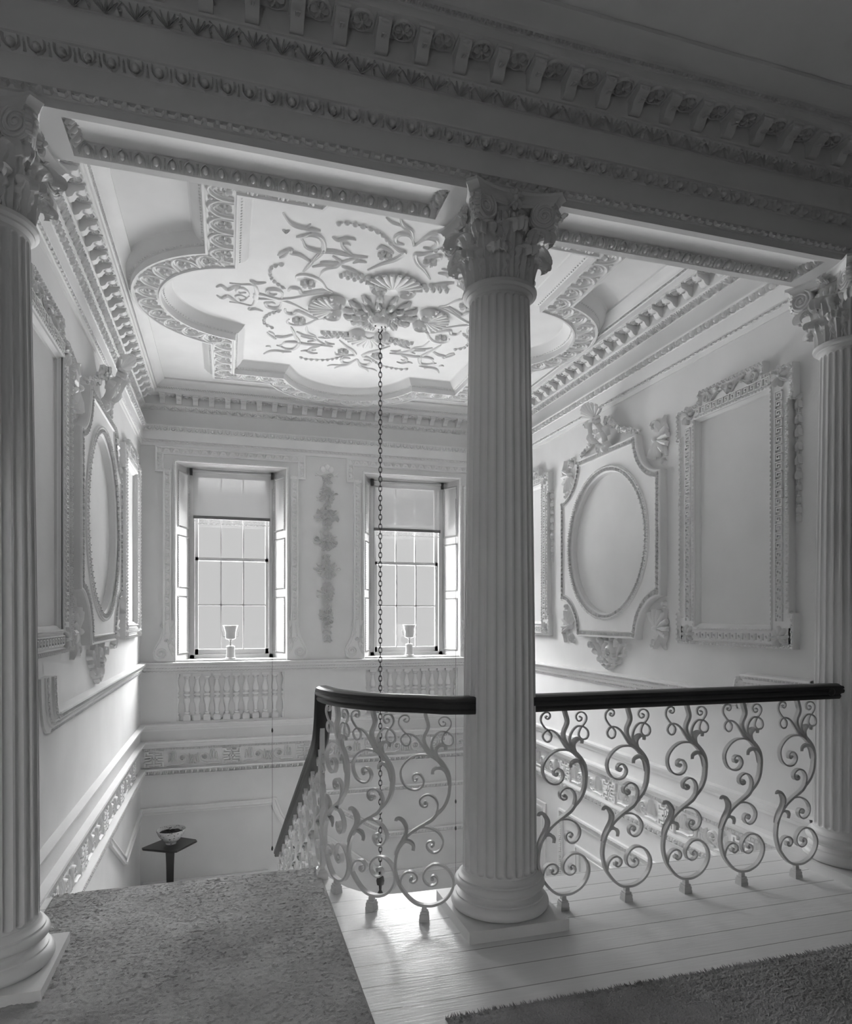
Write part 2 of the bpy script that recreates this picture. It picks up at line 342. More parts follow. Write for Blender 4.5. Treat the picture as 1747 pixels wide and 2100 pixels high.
MED= [[(-0.424,-0.229),(-0.565,-0.149),(-0.718,-0.039),(-0.877,0.021),(-0.98,0.039),(-0.972,-0.041),(-0.999,-0.17),(-1.087,-0.156),(-1.175,-0.154)],[(-0.999,-0.17),(-1.024,-0.234),(-0.974,-0.213),(-0.914,-0.243)],[(-1.268,-0.066),(-1.23,-0.102),(-1.186,-0.053),(-1.131,-0.119),(-1.087,-0.156)],[(-1.028,-0.012),(-1.052,-0.08),(-1.097,-0.104),(-1.124,-0.047),(-1.096,-0.017),(-1.051,-0.043)],[(-0.785,-0.006),(-0.787,-0.109),(-0.831,-0.159),(-0.886,-0.142),(-0.9,-0.088),(-0.859,-0.062),(-0.826,-0.085)],[(-0.745,-0.147),(-0.733,-0.212),(-0.677,-0.217),(-0.636,-0.154),(-0.508,-0.242),(-0.424,-0.229)],[(-0.699,-0.33),(-0.706,-0.398),(-0.655,-0.436),(-0.575,-0.414),(-0.523,-0.359),(-0.478,-0.276),(-0.426,-0.241)],[(-0.67,-0.476),(-0.632,-0.607),(-0.597,-0.752)],[(-0.859,-0.644),(-0.837,-0.691),(-0.781,-0.747),(-0.778,-0.708),(-0.715,-0.697),(-0.645,-0.635),(-0.62,-0.6)],[(-0.847,-0.617),(-0.813,-0.647),(-0.788,-0.715)],[(-0.713,-0.873),(-0.685,-0.805),(-0.601,-0.781),(-0.51,-0.798),(-0.382,-0.785),(-0.266,-0.793)],[(-0.713,-0.873),(-0.727,-0.915),(-0.673,-0.959),(-0.613,-0.949),(-0.578,-0.875),(-0.57,-0.78),(-0.607,-0.667),(-0.632,-0.607)],[(-0.761,-0.905),(-0.719,-0.927),(-0.676,-0.98)],[(-0.863,-1.144),(-0.819,-1.065),(-0.768,-1.028),(-0.71,-1.028),(-0.687,-1.078)],[(-0.767,-1.02),(-0.7,-1.022),(-0.617,-1.02)],[(-0.853,-0.959),(-0.827,-0.94),(-0.806,-0.973)],[(-0.536,-0.972),(-0.492,-0.948),(-0.439,-0.991),(-0.381,-0.981)],[(-0.479,-0.961),(-0.45,-0.875),(-0.374,-0.798)],[(-0.453,-0.893),(-0.438,-0.926),(-0.404,-0.908)],[(-0.14,-0.986),(-0.087,-0.943),(-0.038,-0.918),(-0.079,-0.824),(-0.157,-0.737),(-0.233,-0.628)],[(-0.228,-0.911),(-0.206,-0.956),(-0.146,-0.925),(-0.108,-0.897)],[(-0.193,-0.851),(-0.17,-0.889),(-0.143,-0.866)],[(0.004,-1.019),(-0.051,-1.125),(-0.115,-1.133),(-0.142,-1.079),(-0.117,-1.021),(-0.064,-1.018)],[(-0.008,-1.025),(-0.06,-1.177),(-0.129,-1.227),(-0.171,-1.316)],[(-0.127,-1.219),(-0.199,-1.232),(-0.249,-1.276)],[(-0.571,-0.636),(-0.54,-0.645),(-0.467,-0.656),(-0.441,-0.695),(-0.501,-0.74)],[(-0.615,-0.559),(-0.536,-0.614),(-0.461,-0.615),(-0.428,-0.678),(-0.326,-0.771)],[(-0.543,-0.423),(-0.526,-0.541),(-0.447,-0.598)],[(-0.419,-0.627),(-0.338,-0.597),(-0.247,-0.534)],[(-0.349,-0.691),(-0.319,-0.732),(-0.259,-0.729)]]
MBD= [[(-0.805,-0.545),(-0.885,-0.479),(-0.894,-0.365),(-0.855,-0.272),(-0.776,-0.187)],[(-0.538,-1.114),(-0.476,-1.15),(-0.378,-1.144),(-0.294,-1.125),(-0.225,-1.083),(-0.14,-0.986)]]
# ================================================================== SHELL
def wall_holes(m, u0, u1, v0, v1, t, holes):             # holes: (ua,ub,va,vb,depth or None)
    us = sorted({u0, u1, *[h[0] for h in holes], *[h[1] for h in holes]}); vs = sorted({v0, v1, *[h[2] for h in holes], *[h[3] for h in holes]})
    for a, b in zip(us, us[1:]):
        for c, d in zip(vs, vs[1:]):
            y0 = 0
            for h in holes:
                if h[0] <= a and b <= h[1] and h[2] <= c and d <= h[3]: y0 = h[4] if h[4] else None
            if y0 is None: continue
            m.box(a, b, y0, t, c, d)
W1, W2 = .055, 2.105
OPEN = .581
RECS = [(-.521, .613, .226, .735), (1.529, 2.663, .226, .735)]
m = MB(); wall_holes(m, -1.2, 3.5, -3.9, 4.0, .36, [(W1-OPEN, W1+OPEN, .87, 3.01, None), (W2-OPEN, W2+OPEN, .87, 3.01, None)]+[(*r, .055) for r in RECS])
m.build('wall_window', WALL, M=FW, kind='structure', ang=0)
m = MB(); m.box(2.90, 8.0, 0, .3, -3.9, 4.0); m.build('wall_left', WALL, M=FL, kind='structure', ang=0)
m = MB(); wall_holes(m, -8.0, -2.90, -3.9, 4.0, .3, [(-5.1, -4.6, -3.6, -2.3, None)]); m.build('wall_right', WALL, M=FR, kind='structure', ang=0)  # unseen opening added low in the wall to fill the stair well with light
m = MB(); m.box(-3.2, -.88, 2.88, 2.96, 0, 3.2); m.box(3.2, 5.6, 2.88, 2.96, 0, 3.2); m.box(-.9, 3.22, 3.06, 3.14, -3.9, -.24); m.build('wall_landing', WALL, kind='structure', ang=0)
m = MB(); wall_holes(m, -3.2, 5.6, 0, 4.0, -.06, [(-1.65, -1.35, 1.30, 1.62, None)]); m.build('wall_hall_back', WALL, kind='structure', ang=0, M=T(0, -1.6, 0))  # small opening added behind the camera to let in fill light
m = MB(); m.box(-3.2, -3.0, -1.6, 2.96, 0, 4.0); m.build('wall_hall_left', WALL, kind='structure', ang=0)
m = MB(); m.box(5.4, 5.6, -1.6, 2.96, 0, 4.0); m.build('wall_hall_right', WALL, kind='structure', ang=0)
m = MB(); m.box(-3.2, 5.6, -1.8, 8.0, 3.82, 4.0); m.build('ceiling', CEIL, kind='structure', ang=0)
# landing floor with its rounded corner over the stair well
edge = [(.46, 3.60), (.478, 3.57), (.50, 3.50), (.53, 3.41), (.57, 3.325), (.62, 3.26), (.68, 3.21), (.76, 3.18), (.86, 3.17), (3.2, 3.17)]
out = [(-3.0, -1.6), (5.4, -1.6), (5.4, 2.9), (3.2, 2.9)]+edge[::-1]+[(-.88, 3.60), (-.88, 2.9), (-3.0, 2.9)]
m = MB(); n = len(out)
m.add([(x, y, 0) for x, y in out]+[(x, y, -.24) for x, y in out], [tuple(range(n)), tuple(range(2*n-1, n-1, -1))]+[(i, i+n, (i+1) % n+n, (i+1) % n) for i in range(n)])
m.build('floor', FLOORM, kind='structure', ang=0)
m = MB(); m.box(-.9, 3.22, 3.1, 7.7, -4.0, -3.9); m.build('floor_lower', FLOORM, kind='structure', ang=0)
m = MB()
for k in range(9): m.box(-.88, .52, 3.60+.345*k, 3.60+.345*(k+1)+.02, -.18*(k+1)-.22, -.18*(k+1))
m.box(-.88, .60, 6.70, 7.65, -2.02, -1.80)
for k in range(6): m.box(.60+.3*k, .60+.3*(k+1)+.02, 6.70, 7.65, -1.98-.18*(k+1), -1.80-.18*(k+1))
m.build('floor_stairs', FLOORM, kind='structure', ang=0)
# dark curved nosing of the lower flight seen under the rounded landing edge
m = MB(); pth = [(x+.05, y+.05) for x, y in edge[1:9]]
m.sweep(pth, [(-.02, -.36), (-.02, -.25), (.03, -.25), (.03, -.36), (-.02, -.36)]); m.build('trim_landing_nosing', WOOD, kind='structure')

# ------------------------------------------------------------------ entablatures
ENT = [(3.17,0),(3.17,.012),(3.202,.012),(3.205,.02),(3.228,.022),(3.232,.03),(3.325,.03),(3.330,.036),(3.372,.058),(3.375,.066),(3.383,.066),(3.385,.002),(3.42,-.002),(3.50,-.002),(3.548,-.002),(3.550,.006),(3.556,.006),(3.559,.003),(3.572,.028),(3.594,.046),(3.596,.054),(3.606,.054),(3.609,.045),(3.695,.045),(3.695,.15),(3.697,.16),(3.732,.16),(3.734,.168),(3.752,.182),(3.756,.188),(3.765,.192),(3.785,.215),(3.798,.245),(3.803,.26),(3.82,.26)]
def modillion_mesh():
    m = MB(); side = [(.04,3.615),(.06,3.612),(.078,3.622),(.092,3.645),(.112,3.655),(.132,3.660),(.141,3.670),(.141,3.686),(.04,3.686)]
    rows = [[(x, -w, z) for w, z in side] for x in (-.026, .026)]
    m.grid(rows, cyc=True, capa=True, capb=True)
    m.box(-.032, .032, -.148, -.04, 3.684, 3.696)
    m.push(T(0, -.141, 3.673) @ UP); m.blob(0, 0, .018, .008, .008, 8, 2); m.pop()
    m.push(T(0, -.095, 3.649) @ Matrix.Scale(-1, 4, (0, 0, 1)) @ RX(-20)); m.stroke([(0, -.035), (0, .03)], .018, .008, 'leaf', .6, .3, 1); m.pop()
    return m
def rosette_mesh():
    m = MB(); m.push(T(0, -.098, 3.696) @ Matrix.Scale(-1, 4, (0, 0, 1)))
    flower(m, 0, 0, .034, .020, 6)
    m.sweep([(.044*math.cos(2*PI*k/14), .044*math.sin(2*PI*k/14)) for k in range(14)], [(-.005, 0), (-.003, .012), (.003, .012), (.005, 0)], closed=True)
    m.pop(); return m
MOD = ROS = None
def entablature(name, F, u0, u1, m0, m1, first, last, hi, label, kd=1.0):
    global MOD, ROS
    root = empty(name, label, None, F, kind='structure')
    m = MB(); m.mould(u0, u1, 0, ENT, m0, m1); m.build('moulding', PLAS, root, ang=30)
    ui0, ui1 = u0+abs(m0)*.03, u1-abs(m1)*.03
    m = MB(); run(m, ui0, ui1, .046, 3.2165, .021, lambda q, p: wave(q, p, .020, .007*kd)); m.build('wave_band', ORN, root, ang=50)
    m = MB(); run(m, ui0+abs(m0)*.02, ui1-abs(m1)*.02, .080, 3.350, .045, lambda q, p: egg(q, p, .044, .014*kd, hi), 30); m.build('egg_and_dart_band', ORN, root, ang=50)
    m = MB(); run(m, ui0, ui1, .105, 3.574, .024, lambda q, p: sprig(q, p, .058, .008*kd), 42); m.build('leaf_band', ORN, root, ang=50)
    m = MB(); run(m, ui0+abs(m0)*.13, ui1-abs(m1)*.13, .024, 3.743, .174, lambda q, p: wave(q, p, .020, .006*kd), 35); m.build('bead_band', ORN, root, ang=50)
    n = round((last-first)/.167)
    for k in range(n+1):
        u = first+(last-first)*k/n
        if MOD is None: c = MOD = modillion_mesh().build('modillion', PLAS, root, ang=45)
        else: c = MOD.copy(); COL.objects.link(c); c.parent = root
        c.location = (u, 0, 0)
        if k < n:
            if ROS is None: c = ROS = rosette_mesh().build('rosette', ORN, root, ang=50)
            else: c = ROS.copy(); COL.objects.link(c); c.parent = root
            c.location = (u+(last-first)/n/2, 0, 0)
    return root
entablature('trim_1', FH, -3.0, 5.4, 0, 0, -1.413, 4.766, True, 'dark shaded entablature over the columns, hall side, with rosettes between brackets', 1.7)
entablature('trim_2', FW, -.88, 3.2, 1, -1, -.655, 2.975, False, 'cornice along the window wall above both windows')
entablature('trim_3', FL, 2.96, 7.65, 1, -1, 3.19, 7.42, True, 'cornice along the left stair wall')
entablature('trim_4', FR, -7.65, -2.96, 1, -1, -7.42, -3.19, True, 'cornice along the right stair wall')
m = MB(); m.push(FN); m.mould(-3.2, .88, 0, ENT, 1, -1); m.pop(); m.build('trim_5', PLAS, kind='structure', ang=30)
# the beam with its sunk soffit
m = MB(); m.box(-3.0, 5.4, 2.69, 2.96, 3.222, 3.82)
m.box(-3.0, 5.4, 2.69, 2.715, 3.17, 3.222); m.box(-3.0, 5.4, 2.933, 2.96, 3.17, 3.222)
CX = (-.85, 1.183, 3.21)
for x in CX: m.box(x-.27, x+.27, 2.715, 2.933, 3.17, 3.222)
m.box(-3.0, CX[0]-.27, 2.715, 2.933, 3.17, 3.222); m.box(CX[2]+.27, 5.4, 2.715, 2.933, 3.17, 3.222)
beam = m.build('trim_6', PLAS, kind='structure', ang=0)
m = MB()
cove = [(2.715, 3.170), (2.73, 3.178), (2.76, 3.190), (2.80, 3.200), (2.84, 3.206), (2.88, 3.209), (2.895, 3.210), (2.93, 3.172), (2.933, 3.17)]
for a, b in zip(CX, CX[1:]):
    m.grid([[(a+.27, y, z) for y, z in cove], [(b-.27, y, z) for y, z in cove]])
m.build('sunk_panel', PLAS, beam, ang=25)
m = MB()
for a, b in zip(CX, CX[1:]):
    n = round((b-a-.6)/.062)
    for k in range(n):
        m.push(T(a+.29+(k+.5)*(b-a-.58)/n, 2.912, 3.190) @ RX(180-49) @ RZ(180)); egg(m, (b-a-.58)/n, .044, .012, True); m.pop()
    for e, sg in ((a+.272, 1), (b-.272, -1)):
        for k in range(3):
            m.push(T(e+sg*.02, 2.75+k*.05, 3.19) @ RZ(90*sg) @ RX(180-45)); egg(m, .05, .05, .012, True); m.pop()
m.build('egg_and_dart_band', ORN, beam, ang=50)

# ------------------------------------------------------------------ wall mouldings
def trim(name, label=None):
    return empty(name, label, kind='structure')
RAIL = [(-.060, 0), (-.060, .012), (-.045, .014), (-.030, .018), (-.028, .026), (-.006, .030), (-.004, .034), (.014, .040), (.016, .052), (.034, .056), (.036, .060), (.048, .060), (.052, .050), (.055, .0)]
def rail_strip(par, F, u0, u1, v, m0=0, m1=0, dense=.03):
    m = MB(); m.mould(u0, u1, v, RAIL, m0, m1); m.build('moulding', PLAS, par, 30, F)
    m = MB(); run(m, u0+.06*m0, u1+.06*m1, dense, v-.013, .030, lambda q, p: bead(q, p, .014, .006)); run(m, u0+.06*m0, u1+.06*m1, dense, v+.026, .056, lambda q, p: dartleaf(q, p, .014, .005)); run(m, u0, u1, dense*1.3, v-.045, .016, lambda q, p: wave(q, p, .016, .006)); m.build('ornament', ORN, par, 50, F)
t = trim('trim_7', 'carved dado rail round the stair well under the windows')
rail_strip(t, FW, -.88, 3.2, .813, 1, -1)
rail_strip(t, FL, 3.83, 7.65, .813, 0, -1)
rail_strip(t, FR, -7.65, -3.62, .813, 1, 0)
rail_strip(t, FR, -3.54, -3.0, .938, 0, 0)
# the ends that curl up on both side walls
def curl(par, F, path):
    m = MB(); m.push(UP); m.sweep(path, RAIL); m.pop(); m.build('ramp', PLAS, par, 30, F)
    m = MB(); m.push(UP)
    along(m, path, .03, lambda q, k: (q.push(T(0, -.013, .030)), bead(q, .03, .014, .006), q.pop(), q.push(T(0, .026, .056)), dartleaf(q, .03, .014, .005), q.pop()))
    m.pop(); m.build('ramp_ornament', ORN, par, 50, F)
curl(t, FR, [(-3.62, .813), (-3.60, .818), (-3.58, .835), (-3.565, .86), (-3.555, .89), (-3.548, .925), (-3.54, .938)])
curl(t, FL, [(3.72, 1.05), (3.725, .98), (3.74, .90), (3.765, .845), (3.80, .82), (3.84, .813)])
# plain cornice, carved frieze and egg band lower down
LC = [(-.062, 0), (-.060, .014), (-.040, .018), (-.034, .030), (-.014, .036), (-.010, .048), (.010, .052), (.014, .0)]
FT = [(-.065, 0), (-.062, .010), (-.042, .014), (-.038, .028), (-.018, .034), (-.012, .048), (.010, .05), (.014, 0)]
FB = [(-.076, 0), (-.074, .03), (-.066, .03), (-.062, .012), (-.02, .05), (-.012, .055), (.0, .055), (.0, 0)]
t = trim('trim_8', 'frieze of fret blocks and scrolls running round the stair well')
for F, a, b in ((FW, -.88, 3.2), (FL, 2.96, 7.65), (FR, -7.65, -2.96)):
    m = MB(); m.mould(a, b, .195, LC, 1, -1); m.mould(a, b, .015, FT, 1, -1); m.mould(a, b, -.262, FB, 1, -1); m.build('moulding', PLAS, t, 30, F)
    m = MB(); run(m, a+.03, b-.03, .034, -.060, .012, lambda q, p: dartleaf(q, p, .022, .007))
    run(m, a+.05, b-.05, .062, -.300, .036, lambda q, p: egg(q, p, .046, .014), 40)
    m.push(UP); u = a+.03; sg = 1
    while u < b-.2:
        m.push(T(u+.105, -.165, .0)); fret(m, .19, .17, .012); m.pop(); u += .225
        if u+.54 > b: break
        m.push(T(u+.14, -.165, .0)); scroll_s(m, .27, .17, .014, 1); m.pop()
        m.push(T(u+.41, -.165, .0) @ Matrix.Scale(-1, 4, (1, 0, 0))); scroll_s(m, .27, .17, .014, 1); m.pop()
        m.push(T(u+.275, -.165, 0)); flower(m, 0, 0, .035, .016, 6); m.pop(); u += .565
    m.pop(); m.build('relief', ORN, t, 50, F)
# plain picture mouldings of the lower walls
PM = [(-.038, 0), (-.036, .018), (-.022, .022), (-.018, .012), (.012, .016), (.018, .026), (.036, .026), (.038, 0)]
def pmould(par, F, path, closed=False, orn=None):
    m = MB(); m.push(UP); m.sweep(path, PM, closed); m.pop(); m.build('moulding', PLAS, par, 30, F)
    if orn:
        m = MB(); m.push(UP); along(m, path, orn, lambda q, k: (q.push(T(0, 0, .014)), dartleaf(q, orn, .03, .012), q.pop())); m.pop(); m.build('ornament', ORN, par, 50, F)
t = trim('trim_9', 'picture mouldings on the lower stair walls')
pmould(t, FW, [(-.88, -.715), (.44, -.705), (.50, -.70), (.52, -.76), (.56, -.86), (.62, -.95), (.70, -1.02)])
pmould(t, FW, [(-.85, -1.50), (.42, -1.50), (.45, -1.54), (.45, -1.9)])
pmould(t, FL, [(7.65, -.72), (6.52, -.83), (6.44, -.80), (5.70, -.40)])
pmould(t, FW, [(1.0, -.655), (3.2, -.655)], orn=.04)
pmould(t, FW, [(1.0, -.735), (1.15, -.82), (1.80, -1.19), (3.2, -1.18)], orn=.055)
pmould(t, FW, [(.9, -1.05), (1.10, -1.18), (1.75, -1.66), (3.2, -1.64)])
pmould(t, FR, [(-6.03, -1.9), (-6.03, -.60), (-3.2, -.60)], orn=.04)
pmould(t, FR, [(-6.40, -1.9), (-6.40, -.64), (-7.4, -.64)])
pmould(t, FR, [(-5.7, -1.9), (-5.7, -.86), (-3.2, -.86)])
m = MB(); m.box(-.88, .55, -.03, 0, -1.80, -1.56); m.build('baseboard_window', PLAS, kind='structure', M=FW)

# ------------------------------------------------------------------ ceiling rib
t = trim('trim_10', 'moulded ceiling rib of crossed rectangle and lobes')
RC = (1.19, 5.32); hx, hy = 1.225, 1.525
def lobe(c, a0, a1, n=26): return [(c[0]+c[2]*math.cos(math.radians(a0+(a1-a0)*k/n)), c[1]+c[2]*math.sin(math.radians(a0+(a1-a0)*k/n))) for k in range(n+1)]
def chord(half, sag): Rr = (half*half+sag*sag)/(2*sag); return Rr, math.degrees(math.asin(min(1, half/Rr))) if sag <= Rr else 180-math.degrees(math.asin(half/Rr))
Rs, As = chord(.68, .535); Rf, Af = chord(.72, .49)
path = []
path += [(hx, -hy)] + lobe((hx+.535-Rs, 0, Rs), -As, As) + [(hx, hy)] + lobe((0, hy+.49-Rf, Rf), 90-Af, 90+Af) + [(-hx, hy)] + lobe((-hx-.535+Rs, 0, Rs), 180-As, 180+As) + [(-hx, -hy)] + lobe((0, -hy-.49+Rf, Rf), 270-Af, 270+Af)
MC = T(RC[0], RC[1], 3.70) @ Matrix.Scale(-1, 4, (0, 0, 1))     # drawn downwards from the rib face
half = [(.185, -.12), (.175, -.115), (.155, -.085), (.135, -.068), (.128, -.060), (.112, -.052), (.104, -.046), (.101, -.0), (.086, 0), (.083, -.014)]
prof = half+[(-a, b) for a, b in reversed(half)]
m = MB(); m.push(MC); m.sweep(path, prof, closed=True); m.pop(); m.build('rib', PLAS, t, 25)
def rib_motif(q, k):
    q.push(T(0, 0, -.014))
    q.stroke([(-.085, .072), (-.07, -.02), (0, -.072), (.07, -.02), (.085, .072)], .011, .014, 'round', 1, 1, 3)
    q.stroke([(-.060, .072), (-.048, .0), (0, -.042), (.048, .0), (.060, .072)], .007, .010, 'round', 1, 1, 3)
    flower(q, 0, .022, .040, .014, 7)
    q.stroke([(.085, -.07), (.075, -.02), (.092, .03)], .009, .012, 'leaf', .6, .3, 2)
    q.stroke([(-.085, -.07), (-.075, -.02), (-.092, .03)], .009, .012, 'leaf', .6, .3, 2)
    q.blob(.086, -.052, .014, .014, .014, 7, 2)
    q.pop()
m = MB(); m.push(MC)
cuts = [0]
for i in range(1, len(path)):
    pass
corners = [0, 1, 28, 28+1-0]
seq = []; cur = [Vector(path[0])]
for i in range(1, len(path)+1):
    p = Vector(path[i % len(path)]); cur.append(p)
    a = (p-Vector(path[i-1])); b = Vector(path[(i+1) % len(path)])-p
    if a.length > 1e-6 and b.length > 1e-6 and abs(a.angle(b)) > math.radians(35): seq.append(cur); cur = [p]
if len(cur) > 1: seq.append(cur)
for sgm in seq:
    L = sum((b-a).length for a, b in zip(sgm, sgm[1:]))
    if L < .25: continue
    P = [Vector(p) for p in sgm]
    along(m, P, .178, rib_motif)
for i, p in enumerate(path):
    a = Vector(p)-Vector(path[i-1]); b = Vector(path[(i+1) % len(path)])-Vector(p)
    if abs(a.angle(b)) > math.radians(35):
        for k in range(7):
            an = math.atan2(p[1], p[0])+math.radians(-60+20*k)
            m.stroke([(p[0]-.06*math.cos(an), p[1]-.06*math.sin(an)), (p[0]+.02*math.cos(an+.2), p[1]+.02*math.sin(an+.2)), (p[0]+.085*math.cos(an), p[1]+.085*math.sin(an))], .014, .012, 'leaf', .5, .3, 2, z=-.012)
m.pop(); m.build('rib_relief', ORN, t, 50)
for nm, d, h in (('bead_course', .116, -.058), ('bead_course', -.116, -.058)):
    m = MB(); m.push(MC)
    off = []
    P = [Vector(p) for p in path]
    for i in range(len(P)):
        t1 = (P[i]-P[i-1]).normalized(); t2 = (P[(i+1) % len(P)]-P[i]).normalized(); n1 = Vector((-t1.y, t1.x)); n2 = Vector((-t2.y, t2.x)); mm = (n1+n2).normalized()
        off.append(P[i]+mm*d/max(.3, mm.dot(n1)))
    along(m, off, .030, lambda q, k: (q.push(T(0, 0, h)), q.blob(0, 0, .010, .008, .011, 5, 2), q.pop()), closed=True)
    m.pop(); m.build(nm, ORN, t, 50)
# ================================================================== COLUMNS
def make_column():
    root = empty('fluted_column', M=T(0, 0, 0))
    m = MB(); m.box(-.228, .228, -.228, .228, 0, .05); m.build('plinth', COLM, root, 0)
    tor = lambda zc, r, hh, rr: [(r-rr*.9+rr*.9*math.cos(math.radians(a)), zc+hh*math.sin(math.radians(a))) for a in range(-80, 81, 16)]
    prof = [(.18, .05)]+tor(.079, .220, .029, .03)+[(.197, .109), (.197, .114), (.190, .117), (.181, .122), (.176, .130), (.178, .137), (.184, .141), (.184, .146)]+tor(.165, .203, .019, .02)+[(.188, .186), (.188, .192), (.178, .196), (.171, .204), (.168, .215)]
    m = MB(); m.lathe(prof, 64); m.build('base', COLM, root, 35)
    # shaft with 24 flutes and entasis
    z0, z1 = .212, 2.768; nf, ns = 24, 10
    def rad(z):
        t = (z-z0)/(z1-z0); return .1665-.0305*(t**1.6)
    zs = [z0, z0+.004]; a0 = .0165
    zs += [z0+.012+a0*(1-math.cos(PI/2*k/6)) for k in range(7)] + [.35+(2.62-.35)*k/14 for k in range(15)] + [z1-.012-a0*(1-math.cos(PI/2*k/6)) for k in range(6, -1, -1)] + [z1-.004, z1]
    rows = []
    for z in zs:
        r = rad(z); row = []; aw = .37
        pitch = 2*PI*r/nf; a = pitch*aw
        e = 0
        if z < z0+.012+a0: e = (z0+.012+a0-z)/a0
        if z > z1-.012-a0: e = (z-(z1-.012-a0))/a0
        for k in range(nf):
            for j in range(ns):
                u = (j/ns-.5)*pitch; x = u/a; d2 = 1-x*x-min(e, 1.2)**2
                d = math.sqrt(d2)*.72*a if d2 > 0 else 0
                th = 2*PI*(k+j/ns)/nf; row.append(((r-d)*math.cos(th), (r-d)*math.sin(th), z))
        rows.append(row)
    m = MB(); m.grid(rows, cyc=True); m.build('shaft', COLM, root, 30)
    m = MB(); m.lathe([(.137, z1), (.141, z1+.006), (.150, z1+.012), (.151, z1+.018), (.158, z1+.020), (.166, z1+.026), (.168, z1+.034), (.166, z1+.041), (.158, z1+.046), (.150, z1+.047), (.13, z1+.048)], 64); m.build('necking', COLM, root, 30)
    cap = empty('capital', parent=root)
    zb = 2.813
    m = MB(); m.lathe([(.128, zb), (.126, zb+.05), (.127, zb+.12), (.135, zb+.18), (.150, zb+.22), (.158, zb+.232), (.158, zb+.25), (.150, zb+.262), (.150, zb+.31)], 48); m.build('bell', COLM, cap, 30)
    m = MB()
    for k in range(28):
        m.push(RZ(360*k/28) @ T(.152, 0, zb+.262) @ RY(90) @ RZ(90)); m.blob(0, 0, .011, .024, .018, 7, 3); m.stroke([(.0165, .02), (.0165, -.02)], .004, .016, 'ridge', 1, 1, 1); m.pop()
        m.push(RZ(360*(k+.5)/28) @ T(.158, 0, zb+.224) @ RY(90)); m.blob(0, 0, .006, .009, .008, 6, 2); m.pop()
    m.build('echinus', ORN, cap, 50)
    def leaf(h, reach, w, r0=.128):
        m = MB(); nr, nc = 24, 13; rows = []; back = []
        for i in range(nr+1):
            t = i/nr
            if t < .62: r = r0+.010+.020*(t/.62)**2; z = h*t/.62*.90
            else:
                a = (t-.62)/.38*math.radians(215); c = reach*.42
                r = r0+.030+c*(1-math.cos(a))*.85; z = h*.90+c*.75*math.sin(a)
            lobes = .66+.34*abs(math.sin(t*PI*4.6))
            ww = w*(.60+.55*math.sin(min(1, t*1.25)*PI*.55))*lobes*(1 if t < .8 else 1-.50*(t-.8)/.2)
            row = []
            for j in range(nc):
                q = -1+2*j/(nc-1); rib = .0055*math.cos(q*PI*3.0)+.007*(1-abs(q))*(.5 if abs(q) > .15 else 1.4)
                cup = -.010*q*q if t < .68 else -.016*q*q
                row.append((r+cup+rib, q*ww, z-.012*q*q*(t if t < .68 else .3)))
            rows.append(row); back.append([(x-.007, y*.97, z-.002) for x, y, z in row])
        m.grid(rows); m.grid(back)
        m.grid([[r[0] for r in rows], [r[0] for r in back]]); m.grid([[r[-1] for r in rows], [r[-1] for r in back]]); m.grid([rows[-1], back[-1]])
        return m
    l1 = l2 = None
    for k in range(8):
        M1 = RZ(22.5+45*k) @ T(0, 0, zb); M2 = RZ(45*k) @ T(0, 0, zb)
        if l1 is None: l1 = leaf(.120, .085, .050).build('acanthus_leaf', COLM, cap, 60, M1); l2 = leaf(.205, .125, .050, .132).build('acanthus_leaf', COLM, cap, 60, M2)
        else:
            for s_, Mx in ((l1, M1), (l2, M2)): c = s_.copy(); COL.objects.link(c); c.matrix_local = Mx
    # stalks with small curls between the upper leaves
    m = MB()
    for k in range(8):
        m.push(RZ(22.5+45*k) @ T(.146, 0, zb+.10) @ RY(90) @ RZ(90) @ T(0, 0, 0))
        for sg in (-1, 1):
            m.stroke([(0, -.03), (sg*.006, .03), (sg*.020, .07)]+[(sg*(x), y) for x, y in spiral(.030, .085, .014, 1.2, 200, -1)], .006, .012, 'round', 1, .6, 2)
        m.stroke([(0, .0), (0, .04), (0, .075)], .014, .016, 'leaf', .5, .3, 2)
        m.pop()
    m.build('stalks', ORN, cap, 50)
    # diagonal volutes: eight scroll faces, paired at the corners
    def volute():
        m = MB(); n = 26; r = .064
        out = [(r*math.cos(2*PI*k/n), r*math.sin(2*PI*k/n)) for k in range(n)]
        m.grid([[(x, y, -.030) for x, y in out], [(x, y, 0) for x, y in out], [(x*.93, y*.93, .004) for x, y in out]], cyc=True, capa=True, capb=True)
        m.stroke(spiral(0, 0, r*.93, 2.6, 95, 1, .12, 44), .0075, .013, 'round', 1, .7, 1)
        m.blob(0, 0, .012, .012, .014, 10, 3)
        m.stroke([(0, r*.93), (-.03, r*.98), (-.07, r*.80), (-.10, r*.72)], .0075, .012, 'round', 1, 1, 2)
        for k in range(9):
            a = math.radians(-100+22*k); m.push(T(r*1.0*math.cos(a), r*1.0*math.sin(a), -.014)); m.ball(0, 0, 0, .010, .010, .014, 6, 4); m.pop()
        return m
    v0 = None
    for k in range(4):
        for sg in (1, -1):
            Mx = RZ(90*k) @ T(sg*.138, -.176, 3.088) @ RZ(-sg*20) @ UP
            if sg < 0: Mx = Mx @ Matrix.Scale(-1, 4, (1, 0, 0))
            if v0 is None: v0 = volute().build('volute', COLM, cap, 40, Mx)
            else: c = v0.copy(); COL.objects.link(c); c.matrix_local = Mx
    # abacus with hollow sides and horned corners
    def ab(r_c, cut, dep, n=9):
        pts = []
        for k in range(4):
            a = math.radians(90*k); ca, sa = math.cos(a), math.sin(a)
            for j in range(n+1):
                u = -1+2*j/n; x = u*(r_c-cut); y = -(r_c-dep*(1-u*u)**.9) 
                pts.append((x*ca-y*sa, x*sa+y*ca))
        return pts
